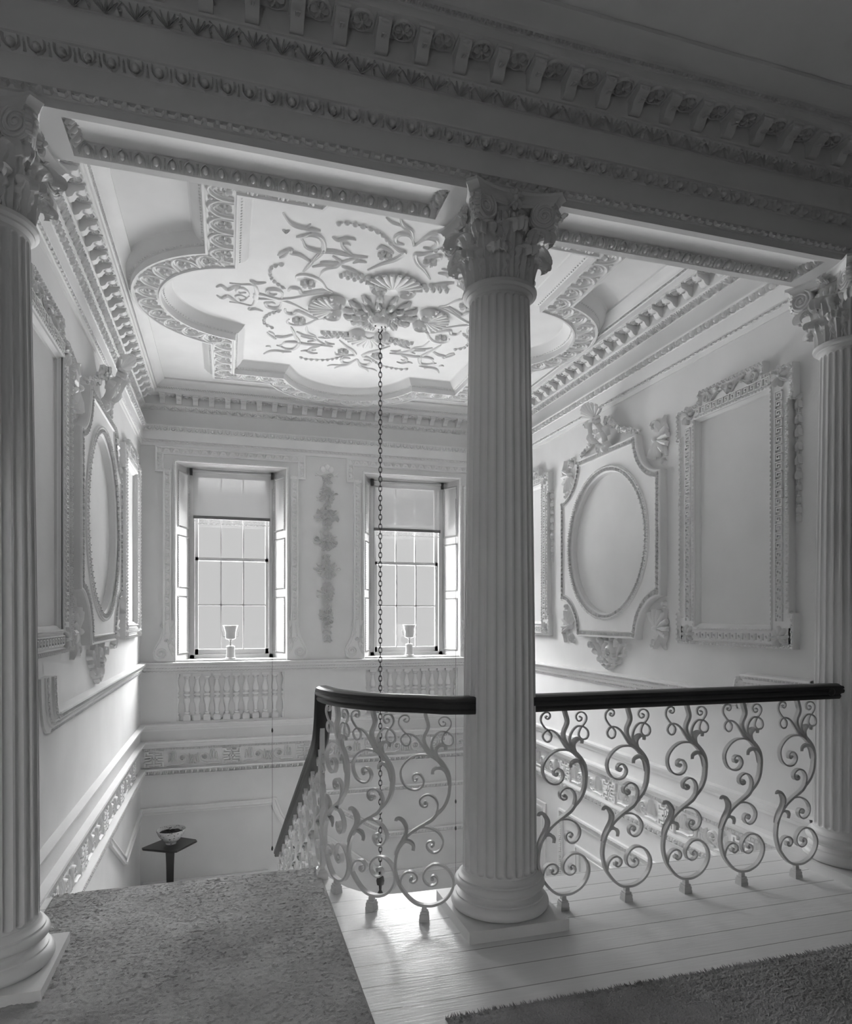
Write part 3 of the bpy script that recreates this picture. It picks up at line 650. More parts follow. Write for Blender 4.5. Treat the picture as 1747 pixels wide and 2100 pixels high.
    m = MB(); rows = [[(x, y, z) for x, y in ab(rc, .036, dp)] for rc, dp, z in ((.204, .054, 3.122), (.206, .054, 3.134), (.212, .055, 3.137), (.214, .055, 3.142), (.220, .054, 3.152), (.232, .052, 3.158), (.232, .052, 3.171))]
    m.grid(rows, cyc=True, capa=True, capb=True); m.build('abacus', COLM, cap, 35)
    f0 = None
    for k in range(4):
        Mx = RZ(90*k) @ T(0, -.166, 3.142) @ UP
        if f0 is None:
            q = MB()
            for a in (0, 35, -35, 75, -75, 180, 140, -140):
                q.push(RZ(a)); q.stroke([(0, .0), (0, .022), (.0, .044)], .013, .020, 'leaf', .5, .5, 2); q.pop()
            q.push(T(0, 0, .0)); q.blob(0, 0, .014, .018, .034, 8, 3); q.pop()
            f0 = q.build('abacus_flower', COLM, cap, 50, Mx)
        else: c = f0.copy(); COL.objects.link(c); c.matrix_local = Mx
    return root
col = make_column(); col.location = (CX[1], 2.82, 0)
tag(col, 'white fluted column standing clear in the middle, handrails butting into both its sides', 'column')
c = copy_tree(col); c.location = (CX[0], 2.845, 0); tag(c, 'white fluted column beside the runner carpet at the left wall end', 'column')
c = copy_tree(col); c.location = (CX[2], 2.82, 0); tag(c, 'white fluted column at the right wall end where the straight handrail stops', 'column')

# ================================================================== BALUSTRADE
def make_baluster(raked=False):
    root = empty('scroll_baluster')
    m = MB(); Z = UP
    m.box(-.020, .020, -.020, .020, 0, .030); m.box(-.0215, .0215, -.0215, .0215, .0, .016)
    m.grid([[(sx*a, sy*a, z) for sx, sy in ((-1, -1), (1, -1), (1, 1), (-1, 1))] for a, z in ((.020, .030), (.0195, .034), (.0165, .0355), (.017, .044), (.011, .047), (.010, .062))], cyc=True, capb=True)
    m.build('foot_block', IRON, root, 20)
    D = .0115
    def band(m, pts, th, sub=3, ta=1, tb=1, d=D, thf=None):
        P = smooth(pts, sub); n = len(P); rows = []
        for i, p in enumerate(P):
            t = (P[min(i+1, n-1)]-P[max(i-1, 0)]).normalized(); nn = Vector((-t.y, t.x)); u = i/(n-1)
            w = th*.5*(thf(u) if thf else min(1, ta+(1-ta)*u/.2)*min(1, tb+(1-tb)*(1-u)/.25))
            rows.append([(p.x+nn.x*w, -d, p.y+nn.y*w), (p.x+nn.x*w, d, p.y+nn.y*w), (p.x-nn.x*w, d, p.y-nn.y*w), (p.x-nn.x*w, -d, p.y-nn.y*w)])
        m.grid(rows, cyc=True, capa=True, capb=True)
    def knob(m, p, r, d=D):
        m.push(T(p[0], 0, p[1]) @ RX(90)); m.lathe([(.001, -d-.002), (r*.8, -d-.001), (r, -d+.002), (r, d-.002), (r*.8, d+.001), (.001, d+.002)], 10); m.pop()
    m = MB(); ns = len(BAL['stem'])
    band(m, BAL['stem'], .0095, 3, thf=lambda u: (1.7-u*3 if u < .12 else 1.34) if u < .16 else (1.5 if .16 < u < .34 else (1.25 if u < .62 else max(.5, 1.2-(u-.62)*1.7))))
    knob(m, BAL['stem'][-1], .0075)
    m.build('stem', IRON, root, 40)
    for k, th in (('s2', .0085), ('s3', .0075), ('s6', .0080), ('s7', .0080)):
        m = MB(); band(m, BAL[k], th, 3, 1, .6, D*.95); knob(m, BAL[k][-1], .0085 if k in ('s2', 's7') else .0065); m.build('scroll', IRON, root, 40)
    for k in ('s10', 's11'):
        m = MB(); band(m, BAL[k], .0072, 3, 1.5, .6, D*.45, thf=lambda u: 1.7-2.6*u if u < .25 else max(.6, 1.05-.4*(u-.25))); knob(m, BAL[k][-1], .0048, D*.5); m.build('tendril', IRON, root, 40)
    for k, w in (('l4', .034), ('l5', .026), ('l8', .034), ('l9', .036)):
        P = smooth(BLF[k], 3); n = len(P); rows = []; back = []
        for i, p in enumerate(P):
            t = (P[min(i+1, n-1)]-P[max(i-1, 0)]).normalized(); nn = Vector((-t.y, t.x)); u = i/(n-1)
            ww = w*.5*(.55+.5*math.sin(u*PI*1.1+.2)+.12*math.sin(u*14)); 
            if u > .8: ww *= 1-.6*(u-.8)/.2
            row = [(p.x+nn.x*q*q*.006+nn.x*.004*math.cos(q*6), q*ww, p.y+nn.y*q*q*.006+nn.y*.004*math.cos(q*6)) for q in (-1, -.66, -.33, 0, .33, .66, 1)]
            rows.append(row+[(x-nn.x*.004, y*.96, z-nn.y*.004) for x, y, z in reversed(row)])
        m = MB(); m.grid(rows, cyc=True, capa=True, capb=True); m.build('iron_leaf', IRON, root, 50)
    return root
bal = make_baluster(); bal.location = (1.488, 2.79, 0)
G1 = 'scroll balusters of the landing guard'
tag(bal, 'wrought iron scroll baluster just right of the middle column', 'baluster', G1)
for x, l in ((1.822, 'second'), (2.154, 'third'), (2.487, 'fourth'), (2.828, 'fifth')):
    c = copy_tree(bal); c.location = (x, 2.79, 0)
    tag(c, ('wrought iron scroll baluster, %s to the right of the middle column' % l) if l != 'fifth' else 'wrought iron scroll baluster next to the right end column', 'baluster', G1)
for x, y, r, l in ((.839, 2.859, -21, 'wrought iron scroll baluster just left of the middle column, on the rounded corner'), (.639, 3.038, -46, 'wrought iron scroll baluster in the middle of the rounded rail corner'), (.513, 3.275, -72, 'wrought iron scroll baluster seen edge on beside the square newel bar')):
    c = copy_tree(bal); c.location = (x, y, 0); c.rotation_euler = (0, 0, math.radians(r)); tag(c, l, 'baluster', G1)
nw = empty('newel_bar', 'plain square white iron bar at the top of the stair, with a small block foot', 'newel', T(.470, 3.475, 0))
m = MB(); m.box(-.012, .012, -.012, .012, .04, .93); m.build('bar', IRON, nw, 0)
m = MB(); m.box(-.028, .028, -.028, .028, 0, .028)
m.grid([[(sx*a, sy*a, z) for sx, sy in ((-1, -1), (1, -1), (1, 1), (-1, 1))] for a, z in ((.028, .028), (.022, .036), (.024, .04), (.013, .05))], cyc=True, capb=True); m.build('foot_block', IRON, nw, 30)
def stair_z(y): return .655-(y-3.541)*.528
for k in range(9):
    y = 3.541+.345*k; z = 0 if k == 0 else -.18*k
    top = stair_z(y); c = copy_tree(bal); c.location = (.47, y+.01, z); c.rotation_euler = (0, 0, math.radians(-88)); c.scale = (.92, 1, (top-z)/.925)
    tag(c, 'iron scroll baluster seen edge on, on the descending stair, %s from the top' % ('first', 'second', 'third', 'fourth', 'fifth', 'sixth', 'seventh', 'eighth', 'ninth')[k], 'baluster', 'scroll balusters of the descending stair')
# handrails, moulded mahogany
HP = [(-.030, .922), (-.036, .930), (-.038, .938), (-.034, .946), (-.040, .952), (-.044, .960), (-.045, .968), (-.040, .974), (-.043, .980), (-.040, .990), (-.030, .997), (-.012, 1.001), (.012, 1.001), (.030, .997), (.040, .990), (.043, .980), (.040, .974), (.045, .968), (.044, .960), (.040, .952), (.034, .946), (.038, .938), (.036, .930), (.030, .922)]
def rail3(m, pts):                                     # pts (x,y,dz)
    rows = []; n = len(pts)
    for i, p in enumerate(pts):
        a = Vector(pts[max(i-1, 0)][:2]); b = Vector(pts[min(i+1, n-1)][:2]); t = (b-a)
        t = t.normalized(); nn = Vector((-t.y, t.x))
        rows.append([(p[0]+nn.x*d, p[1]+nn.y*d, h+p[2]) for d, h in HP])
    m.grid(rows, cyc=True, capa=True, capb=True)
hr = empty('handrail', 'straight dark mahogany handrail from the middle column to the right end column', 'handrail', T(0, 0, 0))
m = MB(); rail3(m, [(1.27, 2.775, 0), (2.2, 2.775, 0), (3.085, 2.775, 0)]); m.build('rail', WOOD, hr, 30)
m = MB(); m.push(T(3.00, 2.729, .962) @ RX(90)); m.lathe([(.001, .008), (.010, .007), (.018, .003), (.020, 0), (.020, -.01)], 16); m.pop(); m.build('rail_boss', WOOD, hr, 30)
hr = empty('handrail', 'dark mahogany handrail curving round the corner and ramping down the stair', 'handrail', T(0, 0, 0))
pts = [(1.10, 2.785, 0), (1.02, 2.790, 0), (.93, 2.812, 0)]
cc, rr_ = (1.07, 3.45), .60
for k in range(1, 12):
    a = math.radians(252-6.2*k-.0); pts.append((cc[0]+rr_*math.cos(a), cc[1]+rr_*math.sin(a), 0))
m = MB()
pts += [(.470, 3.42, 0)]
rail3(m, pts)
# the ramp: cross-section carried down in the vertical plane
ramp = [(3.415, 0), (3.432, -.06), (3.455, -.13), (3.49, -.20), (3.55, -.27), (3.63, -.325), (3.73, -.38), (4.167, -.61), (4.885, -.985), (5.887, -1.515), (6.48, -1.83), (6.56, -1.87)]
rows = []
for i, (y, dz) in enumerate(ramp):
    rows.append([(.470+d, y, h+dz) for d, h in reversed(HP)])
m.grid(rows, cyc=True, capa=True, capb=True)
m.build('rail', WOOD, hr, 30)
m = MB(); m.tube([(.52, 6.60, -.90), (.60, 6.66, -.92), (.70, 6.70, -.97)], .035, 10); m.build('rail_turn', WOOD, hr, 40)
# ================================================================== WALL PANELS
def outline_sweep(m, pts, prof, closed=True): m.sweep(pts, prof, closed)
def make_panel():
    """tall eared plaster frame, 1.05 wide, drawn in XY, origin at its foot centre"""
    root = empty('eared_panel_frame')
    H0, H1 = 0, 1.678; w, we, eh, ebh = .497, .527, .21, .215
    out = [(-we, H0), (we, H0), (we, H0+ebh), (w, H0+ebh), (w, H1-eh), (we, H1-eh), (we, H1), (.30, H1), (.30, H1+.085), (-.30, H1+.085), (-.30, H1), (-we, H1), (-we, H1-eh), (-w, H1-eh), (-w, H0+ebh), (-we, H0+ebh)]
    iw, i0, i1 = .343, .125, 1.58
    m = MB(); m.push(UP)
    inn = [(-iw, i0), (iw, i0), (iw, i1), (-iw, i1)]
    # flat slab between outline and field, split in plain rectangles
    T_ = .034
    def bx(a, b, c, d, t=T_): m.box(a, b, c, d, -.002, t)
    bx(-we+.02, we-.02, 0.02, i0); bx(-we+.02, -w+.02, .02, ebh-.02); bx(w-.02, we-.02, .02, ebh-.02)
    bx(-w+.02, -iw, i0, i1); bx(iw, w-.02, i0, i1); bx(-w+.02, w-.02, i1, H1-.02)
    bx(-we+.02, -w+.02, H1-eh+.02, H1-.02); bx(w-.02, we-.02, H1-eh+.02, H1-.02); bx(-.28, .28, H1-.03, H1+.065)
    outp = [(0, 0), (0, .048), (.004, .054), (.012, .056), (.022, .046), (.026, .038), (.030, .034)]
    m.sweep(out, outp, True)
    m.sweep(inn, [(0, 0), (0, .040), (-.006, .046), (-.014, .046), (-.018, .036), (-.022, .034)], True)
    m.sweep([(-iw, i0), (iw, i0), (iw, i1), (-iw, i1)], [(.022, 0), (.018, .012), (.008, .018), (0, .03)], True)
    m.pop(); m.build('frame', PLAS, root, 30)
    for sg in (-1, 1):
        m = MB(); m.push(UP)
        for a in range(26):
            m.push(T(sg*(iw+.070), i0+.04+(a+.5)*(i1-i0-.08)/26, T_) @ RZ(90)); key(m, (i1-i0-.08)/26, .058, .013); m.pop()
        m.pop(); m.build('key_pattern', ORN, root, 50)
    for yv in (i0-.058, i1+.050):
        m = MB(); m.push(UP)
        for a in range(12):
            m.push(T(-iw+.0+(a+.5)*2*iw/12, yv, T_)); key(m, 2*iw/12, .056, .013); m.pop()
        m.pop(); m.build('key_pattern', ORN, root, 50)
    m = MB(); m.push(UP)
    ins = [(x-(.012 if x > 0 else -.012), y+(.012 if y < .8 else -.012)) for x, y in out]
    P = ins+[ins[0]]
    for a, b in zip(P, P[1:]):
        if (Vector(b)-Vector(a)).length > .06: along(m, [a, b], .036, lambda q, k: (q.push(T(0, 0, .044)), egg(q, .034, .022, .012, False), q.pop()))
    along(m, inn, .028, lambda q, k: (q.push(T(0, -.010, .042)), bead(q, .028, .014, .007), q.pop()), closed=True)
    m.pop(); m.build('egg_and_dart_band', ORN, root, 50)
    for x, y in ((-iw-.075, i0-.055), (iw+.075, i0-.055), (-iw-.075, i1+.05), (iw+.075, i1+.05)):
        m = MB(); m.push(UP @ T(x, y, T_))
        for k in range(8):
            a = PI/4*k; m.stroke([(.012*math.cos(a), .012*math.sin(a)), (.04*math.cos(a), .04*math.sin(a)), (.066*math.cos(a+.15), .066*math.sin(a+.15))], .012, .026, 'leaf', .5, .4, 2)
        m.blob(0, 0, .014, .014, .028, 8, 2); m.pop(); m.build('corner_rosette', ORN, root, 50)
    m = MB(); m.push(UP @ T(0, H1+.018, .036))
    for sg in (-1, 1):
        m.push(Matrix.Scale(sg, 4, (1, 0, 0)))
        m.stroke([(.02, -.03), (.07, .02), (.13, .0), (.17, -.03)]+spiral(.215, -.004, .032, 1.4, 200, -1), .009, .018, 'leaf', .6, .5, 2)
        for a, b in ((.05, .03), (.10, .035), (.15, -.03), (.19, .04)): m.stroke([(a, 0), (a+.02, b), (a+.045, b*1.1)], .009, .016, 'leaf', .7, .3, 2)
        m.pop()
    flower(m, 0, 0, .034, .026, 6); m.pop(); m.build('crest_scroll', ORN, root, 50)
    for sg in (-1, 1):
        m = MB(); m.push(UP); x = sg*(w+.030)
        m.stroke([(x-.02, 1.485), (x, 1.47), (x+.02, 1.485)], .010, .03, 'leaf', .5, .5, 2)
        hs = [1.43, 1.345, 1.27, 1.185, 1.105, 1.02, .945, .875, .815, .765]
        for i, y in enumerate(hs):
            s_ = 1.0 if i < 6 else .75
            for q in (-1, 0, 1): m.stroke([(x+q*.003, y+.028*s_), (x+q*.013*s_, y+.008), (x+q*.013*s_, y-.014*s_), (x+q*.020*s_, y-.024*s_)], .0065*s_, (.034 if q == 0 else .026)*s_, 'round', .4, .4, 2)
            m.blob(x, y+.032*s_, .010, .010, .022, 6, 2)
        m.tube([(x, 1.48, .010), (x, .74, .010)], .0025, 5)
        m.pop(); m.build('husk_chain', ORN, root, 50)
    return root
pn = make_panel(); pn.matrix_local = FR @ T(-3.655, 0, 1.158)
tag(pn, 'tall eared plaster frame on the right wall nearest the right end column', 'wall panel')
for F, u, l in ((FR, -6.745, 'tall eared plaster frame on the right wall, partly hidden behind the middle column'), (FL, 3.65, 'tall eared plaster frame on the left wall, cut by the left end column'), (FL, 6.72, 'narrow looking eared plaster frame on the left wall nearest the windows')):
    c = copy_tree(pn); c.matrix_local = F @ T(u, 0, 1.158); tag(c, l, 'wall panel')
def make_oval():
    root = empty('oval_medallion_frame')
    W_, Wt, H = .79, .475, .82; ch = .34              # half sizes; corners cut by hollow quarter curves
    out = []
    def q(cx, cy, rx, ry, a0, a1, n=10): return [(cx+rx*math.cos(math.radians(a0+(a1-a0)*k/n)), cy+ry*math.sin(math.radians(a0+(a1-a0)*k/n))) for k in range(n+1)]
    rx, ry = W_-Wt, ch
    out += [(Wt, -H)] and q(W_, -H, rx, ry, 180, 90) + q(W_, H, rx, ry, 270, 180) + q(-W_, H, rx, ry, 0, -90) + q(-W_, -H, rx, ry, 90, 0)
    N = len(out); ea, eb = .585, .61
    D_ = .055
    m = MB(); m.push(UP)
    # dense outline, ellipse matched by angle
    dense = []
    for i in range(N):
        a, b = Vector(out[i]), Vector(out[(i+1) % N]); k = max(1, int((b-a).length/.05))
        dense += [a.lerp(b, j/k) for j in range(k)]
    ell = []
    for p in dense:
        an = math.atan2(p.y/eb, p.x/ea); ell.append((ea*1.06*math.cos(an), eb*1.06*math.sin(an)))
    r0 = [(p.x, p.y, 0) for p in dense]; r1 = [(p.x, p.y, D_) for p in dense]; r2 = [(x, y, D_) for x, y in ell]
    m.grid([r0, r1, r2], cyc=True)
    E_ = [(ea*math.cos(2*PI*k/72), eb*math.sin(2*PI*k/72)) for k in range(72)]
    m.sweep(E_, [(-.065, D_-.002), (-.060, D_+.010), (-.046, D_+.016), (-.040, D_+.016), (-.030, D_+.004), (-.004, D_-.006), (0, D_-.010), (.004, 0)], True)
    m.sweep([tuple(p) for p in dense], [(0, D_), (.004, D_+.010), (.012, D_+.012), (.020, D_+.006), (.050, D_+.004), (.056, D_+.010), (.062, D_)], True)
    m.pop(); m.build('frame', PLAS, root, 30)
    m = MB(); m.push(UP)
    along(m, [(a*1.042, b*1.042) for a, b in E_], .045, lambda s_, k: (s_.push(T(0, 0, D_+.002) @ RX(18)), sprig(s_, .045, .040, .012), s_.pop()), closed=True)
    along(m, [(a*1.085, b*1.085) for a, b in E_], .024, lambda s_, k: (s_.push(T(0, 0, D_+.012)), bead(s_, .024, .016, .007), s_.pop()), closed=True)
    m.pop(); m.build('oval_leaf_band', ORN, root, 50)
    m = MB(); m.push(UP)
    ins = []
    P = [Vector(p) for p in dense]
    for i in range(len(P)):
        t = (P[(i+1) % len(P)]-P[i-1]).normalized(); ins.append(P[i]+Vector((-t.y, t.x))*.034)
    along(m, ins, .040, lambda s_, k: (s_.push(T(0, 0, D_+.004)), sprig(s_, .040, .034, .010), s_.pop()), closed=True)
    m.pop(); m.build('border_leaf_band', ORN, root, 50)
    # corner shells
    for sx in (-1, 1):
        for sy in (-1, 1):
            m = MB(); m.push(UP @ T(sx*.70, sy*.70, 0) @ Matrix.Scale(sx, 4, (1, 0, 0)) @ Matrix.Scale(sy, 4, (0, 1, 0)))
            m.push(T(-.02, .03, .005) @ RZ(-140)); shell(m, .15, .055, 7, 0, 180); m.pop()
            m.stroke([(.10, -.12), (.085, -.04), (.06, .05), (.02, .10)]+spiral(-.03, .13, .034, 1.4, 60, 1), .012, .040, 'round', .5, .6, 2)
            m.stroke([(.08, .0), (.10, .08), (.07, .14), (.09, .19)], .014, .040, 'leaf', .5, .3, 2)
            m.stroke([(.04, .06), (.0, .14), (-.05, .18), (-.1, .16)], .013, .036, 'leaf', .5, .3, 2)
            for k, (x, y) in enumerate(spiral(.075, -.16, .022, 1.2, 90, 1)): pass
            m.stroke(spiral(.075, -.16, .026, 1.3, 90, 1), .008, .03, 'round', 1, .6, 2)
            m.blob(-.02, .03, .03, .03, .06, 8, 3)
            m.pop(); m.build('corner_shell', ORN, root, 55)
    # cartouche and swags above, leaning out from the wall
    cr = empty('crest', parent=root)
    m = MB(); m.push(T(0, 0, .82) @ RX(28) @ UP @ T(0, 0, .03))
    m.blob(0, .17, .070, .112, .034, 14, 4); m.push(T(0, .17, .026)); flower(m, 0, 0, .05, .016, 7); m.pop()
    m.stroke([(.072*1.1*math.cos(2*PI*k/18), .17+.125*math.sin(2*PI*k/18)) for k in range(19)], .012, .05, 'round', 1, 1, 1)
    for sg in (-1, 1):
        m.stroke([(sg*.06, .24), (sg*.09, .30)]+[(sg*x, y) for x, y in spiral(.075, .275, .034, 1.4, 20, 1)], .010, .055, 'round', .8, .6, 2)
        m.stroke([(sg*.05, .10), (sg*.08, .05)]+[(sg*x, y) for x, y in spiral(.055, .035, .032, 1.4, 60, -1)], .010, .055, 'round', .8, .6, 2)
        m.stroke([(sg*.10, .20), (sg*.14, .17), (sg*.13, .12)], .016, .045, 'leaf', .5, .5, 2)
    m.blob(0, .03, .03, .04, .06, 10, 3)
    m.pop(); m.build('cartouche', ORN, cr, 55)
    m = MB(); m.push(T(0, -.150, 1.11) @ RX(48) @ UP @ T(0, -.02, 0)); shell(m, .155, .035, 9, 12, 168); m.pop(); m.build('shell_crown', ORN, cr, 55)
    for sg in (-1, 1):
        m = MB()
        P = [(.10, .24, .12), (.16, .17, .11), (.22, .12, .08), (.30, .085, .06), (.38, .06, .045), (.47, .035, .03)]
        rr = random.Random(5)
        for k in range(46):
            u = k/46*(len(P)-1); i = int(u); f = u-i; x, y, w = [P[i][j]+(P[min(i+1, 5)][j]-P[i][j])*f for j in range(3)]
            a = rr.uniform(0, 360); sz = .048*(1-.55*u/5)
            m.push(T(sg*x, -w*rr.uniform(.4, 1), .82+y) @ UP @ RZ(a) @ RX(rr.uniform(-35, 35))); 
            m.stroke([(0, 0), (sz*.5, sz*.15), (sz, 0)], sz*.32, .014, 'leaf', .4, .2, 2); m.pop()
            if k % 3 == 0: m.ball(sg*x, -w*.9, .82+y, sz*.32, n=7, m=5)
        m.tube([(sg*p[0], -p[2]*.6, .82+p[1]) for p in P], lambda t: .030-.02*t, 7)
        m.build('swag', ORN, cr, 55)
    # scrolled foot cartouche
    m = MB(); m.push(UP @ T(0, -.82, .0))
    m.blob(0, -.135, .060, .085, .045, 12, 4); m.push(T(0, -.135, .03)); flower(m, 0, 0, .045, .03, 9); m.pop()
    m.stroke([(.078*math.cos(2*PI*k/16), -.135+.100*math.sin(2*PI*k/16)) for k in range(17)], .010, .045, 'round', 1, 1, 1)
    for sg in (-1, 1):
        m.push(Matrix.Scale(sg, 4, (1, 0, 0)))
        m.stroke([(.06, -.235), (.13, -.20), (.16, -.12), (.21, -.06), (.26, -.05)]+spiral(.285, -.075, .028, 1.2, 90, -1), .014, .040, 'leaf', .6, .5, 2)
        m.stroke([(.02, -.27), (.08, -.245)]+spiral(.085, -.20, .036, 1.5, 250, 1), .011, .045, 'round', .8, .6, 2)
        m.stroke([(.14, -.15), (.20, -.15), (.25, -.13), (.24, -.10)], .013, .034, 'leaf', .7, .3, 2)
        m.stroke([(.10, -.08), (.12, -.02), (.17, -.01), (.18, -.05)], .013, .038, 'leaf', .7, .3, 2)
        m.stroke([(.04, -.03), (.05, -.0), (.09, -.01)], .016, .036, 'leaf', .7, .3, 2)
        m.stroke([(.10, -.22), (.16, -.21), (.19, -.18)], .012, .03, 'leaf', .7, .3, 2)
        m.pop()
    m.stroke([(0, -.22), (0, -.25), (0, -.285)], .020, .04, 'leaf', .6, .3, 2)
    m.pop(); m.build('foot_cartouche', ORN, root, 55)
    return root
ov = make_oval(); ov.matrix_local = FR @ T(-5.15, 0, 1.99); tag(ov, 'large oval plaster medallion frame with crest on the right stair wall', 'wall medallion')
c = copy_tree(ov); c.matrix_local = FL @ T(5.12, 0, 1.99); tag(c, 'large oval plaster medallion frame with crest on the left stair wall', 'wall medallion')

# ================================================================== WINDOWS
def band_path(m, path, pitch, w, d, z0, fn): pass
def make_surround(cx, label):
    root = empty('window_surround', label, 'window surround', FW @ T(cx, 0, .87))
    X = .790; Xs = .715; H = 2.298
    m = MB(); m.push(UP)
    pr = [(-.042, 0), (-.040, .022), (-.030, .030), (-.022, .024), (.018, .020), (.026, .030), (.036, .034), (.042, .030), (.044, 0)]
    for sg in (-1, 1):
        path = [(sg*(Xs-.02), .30), (sg*(Xs-.02), 2.05), (sg*(X-.042), 2.05)]
        m.sweep([(sg*(Xs-.045), .26), (sg*(Xs-.045), 2.06)], pr if sg < 0 else [(-a, b) for a, b in reversed(pr)])
        m.sweep([(sg*(X-.042), 2.035), (sg*(X-.042), H-.042), (0, H-.042)], [(-a*sg*-1 if False else (a if sg < 0 else -a), b) for a, b in (pr if sg < 0 else list(reversed(pr)))][:])
        m.box(min(sg*(Xs-.09), sg*X), max(sg*(Xs-.09), sg*X), 2.025, 2.045, 0, .03)
        # console scroll at the foot
        cxx = sg*.725; cyy = .098
        outl = [(sg*.585, 0), (sg*.585, .44), (sg*(Xs-.09), .44), (sg*Xs, .44), (sg*(Xs+.005), .34), (sg*(Xs+.03), .25), (sg*(Xs+.07), .17), (sg*.812, .10), (sg*.80, .03), (sg*.755, 0)]
        n = len(outl); m.add([(x, y, 0) for x, y in outl]+[(x, y, .022) for x, y in outl], [tuple(range(n)), tuple(range(n, 2*n))]+[(i, (i+1) % n, (i+1) % n+n, i+n) for i in range(n)])
    # inner bead moulding round the opening
    m.sweep([(-OPEN-.0, 0), (-OPEN, 2.14), (OPEN, 2.14), (OPEN, 0)], [(0, 0), (0, .018), (.006, .024), (.020, .024), (.026, .0)])
    m.pop(); m.build('architrave', PLAS, root, 30)
    m = MB(); m.push(UP)
    def lf(q, k):
        q.push(T(0, 0, .022)); q.stroke([(-.040, .018), (-.025, -.018), (0, -.026), (.025, -.018), (.040, .018)], .004, .010, 'ridge', 1, 1, 1)
        q.blob(0, .006, .014, .010, .009, 6, 2); q.stroke([(.05, -.022), (.05, .024)], .012, .012, 'leaf', 1, .2, 1); q.pop()
    for sg in (-1, 1):
        along(m, [(sg*(Xs-.045), .44), (sg*(Xs-.045), 2.0)], .088, lf); along(m, [(sg*(X-.042), 2.06), (sg*(X-.042), H-.09)], .08, lf)
        m.push(Matrix.Scale(sg, 4, (1, 0, 0)))
        m.push(T(0, 0, .022))
        m.stroke([(Xs-.03, .42), (Xs-.02, .30), (Xs+.03, .20), (.792, .12)]+spiral(.728, .092, .066, 2.1, 25, -1, .15, 26), .010, .016, 'round', .7, .6, 1)
        m.stroke([(.60, .42), (.625, .30), (.64, .22), (.66, .17)], .009, .014, 'leaf', .3, .5, 2)
        m.stroke([(.61, .06), (.64, .12), (.66, .20)]+spiral(.675, .225, .026, 1.2, 200, -1), .008, .014, 'round', .5, .6, 2)
        for a, b in ((.60, .10), (.60, .17), (.605, .24), (.61, .33), (.68, .30), (.70, .36)): m.stroke([(a, b), (a+.02, b+.02), (a+.018, b+.055)], .010, .014, 'leaf', .6, .3, 2)
        m.pop(); m.pop()
    along(m, [(-X+.07, H-.042), (X-.07, H-.042)], .098, lambda q, k: (q.push(RZ(180)), lf(q, k), q.pop()))
    along(m, [(-OPEN-.012, 0), (-OPEN-.012, 2.152), (OPEN+.012, 2.152), (OPEN+.012, 0)], .030, lambda q, k: (q.push(T(0, 0, .022)), dartleaf(q, .03, .014, .005), q.pop()))
    m.pop(); m.build('leaf_band', ORN, root, 50)
    return root
make_surround(W1, 'eared carved plaster surround with scrolled feet round the left window')
make_surround(W2, 'eared carved plaster surround with scrolled feet round the right window, half hidden by the middle column')
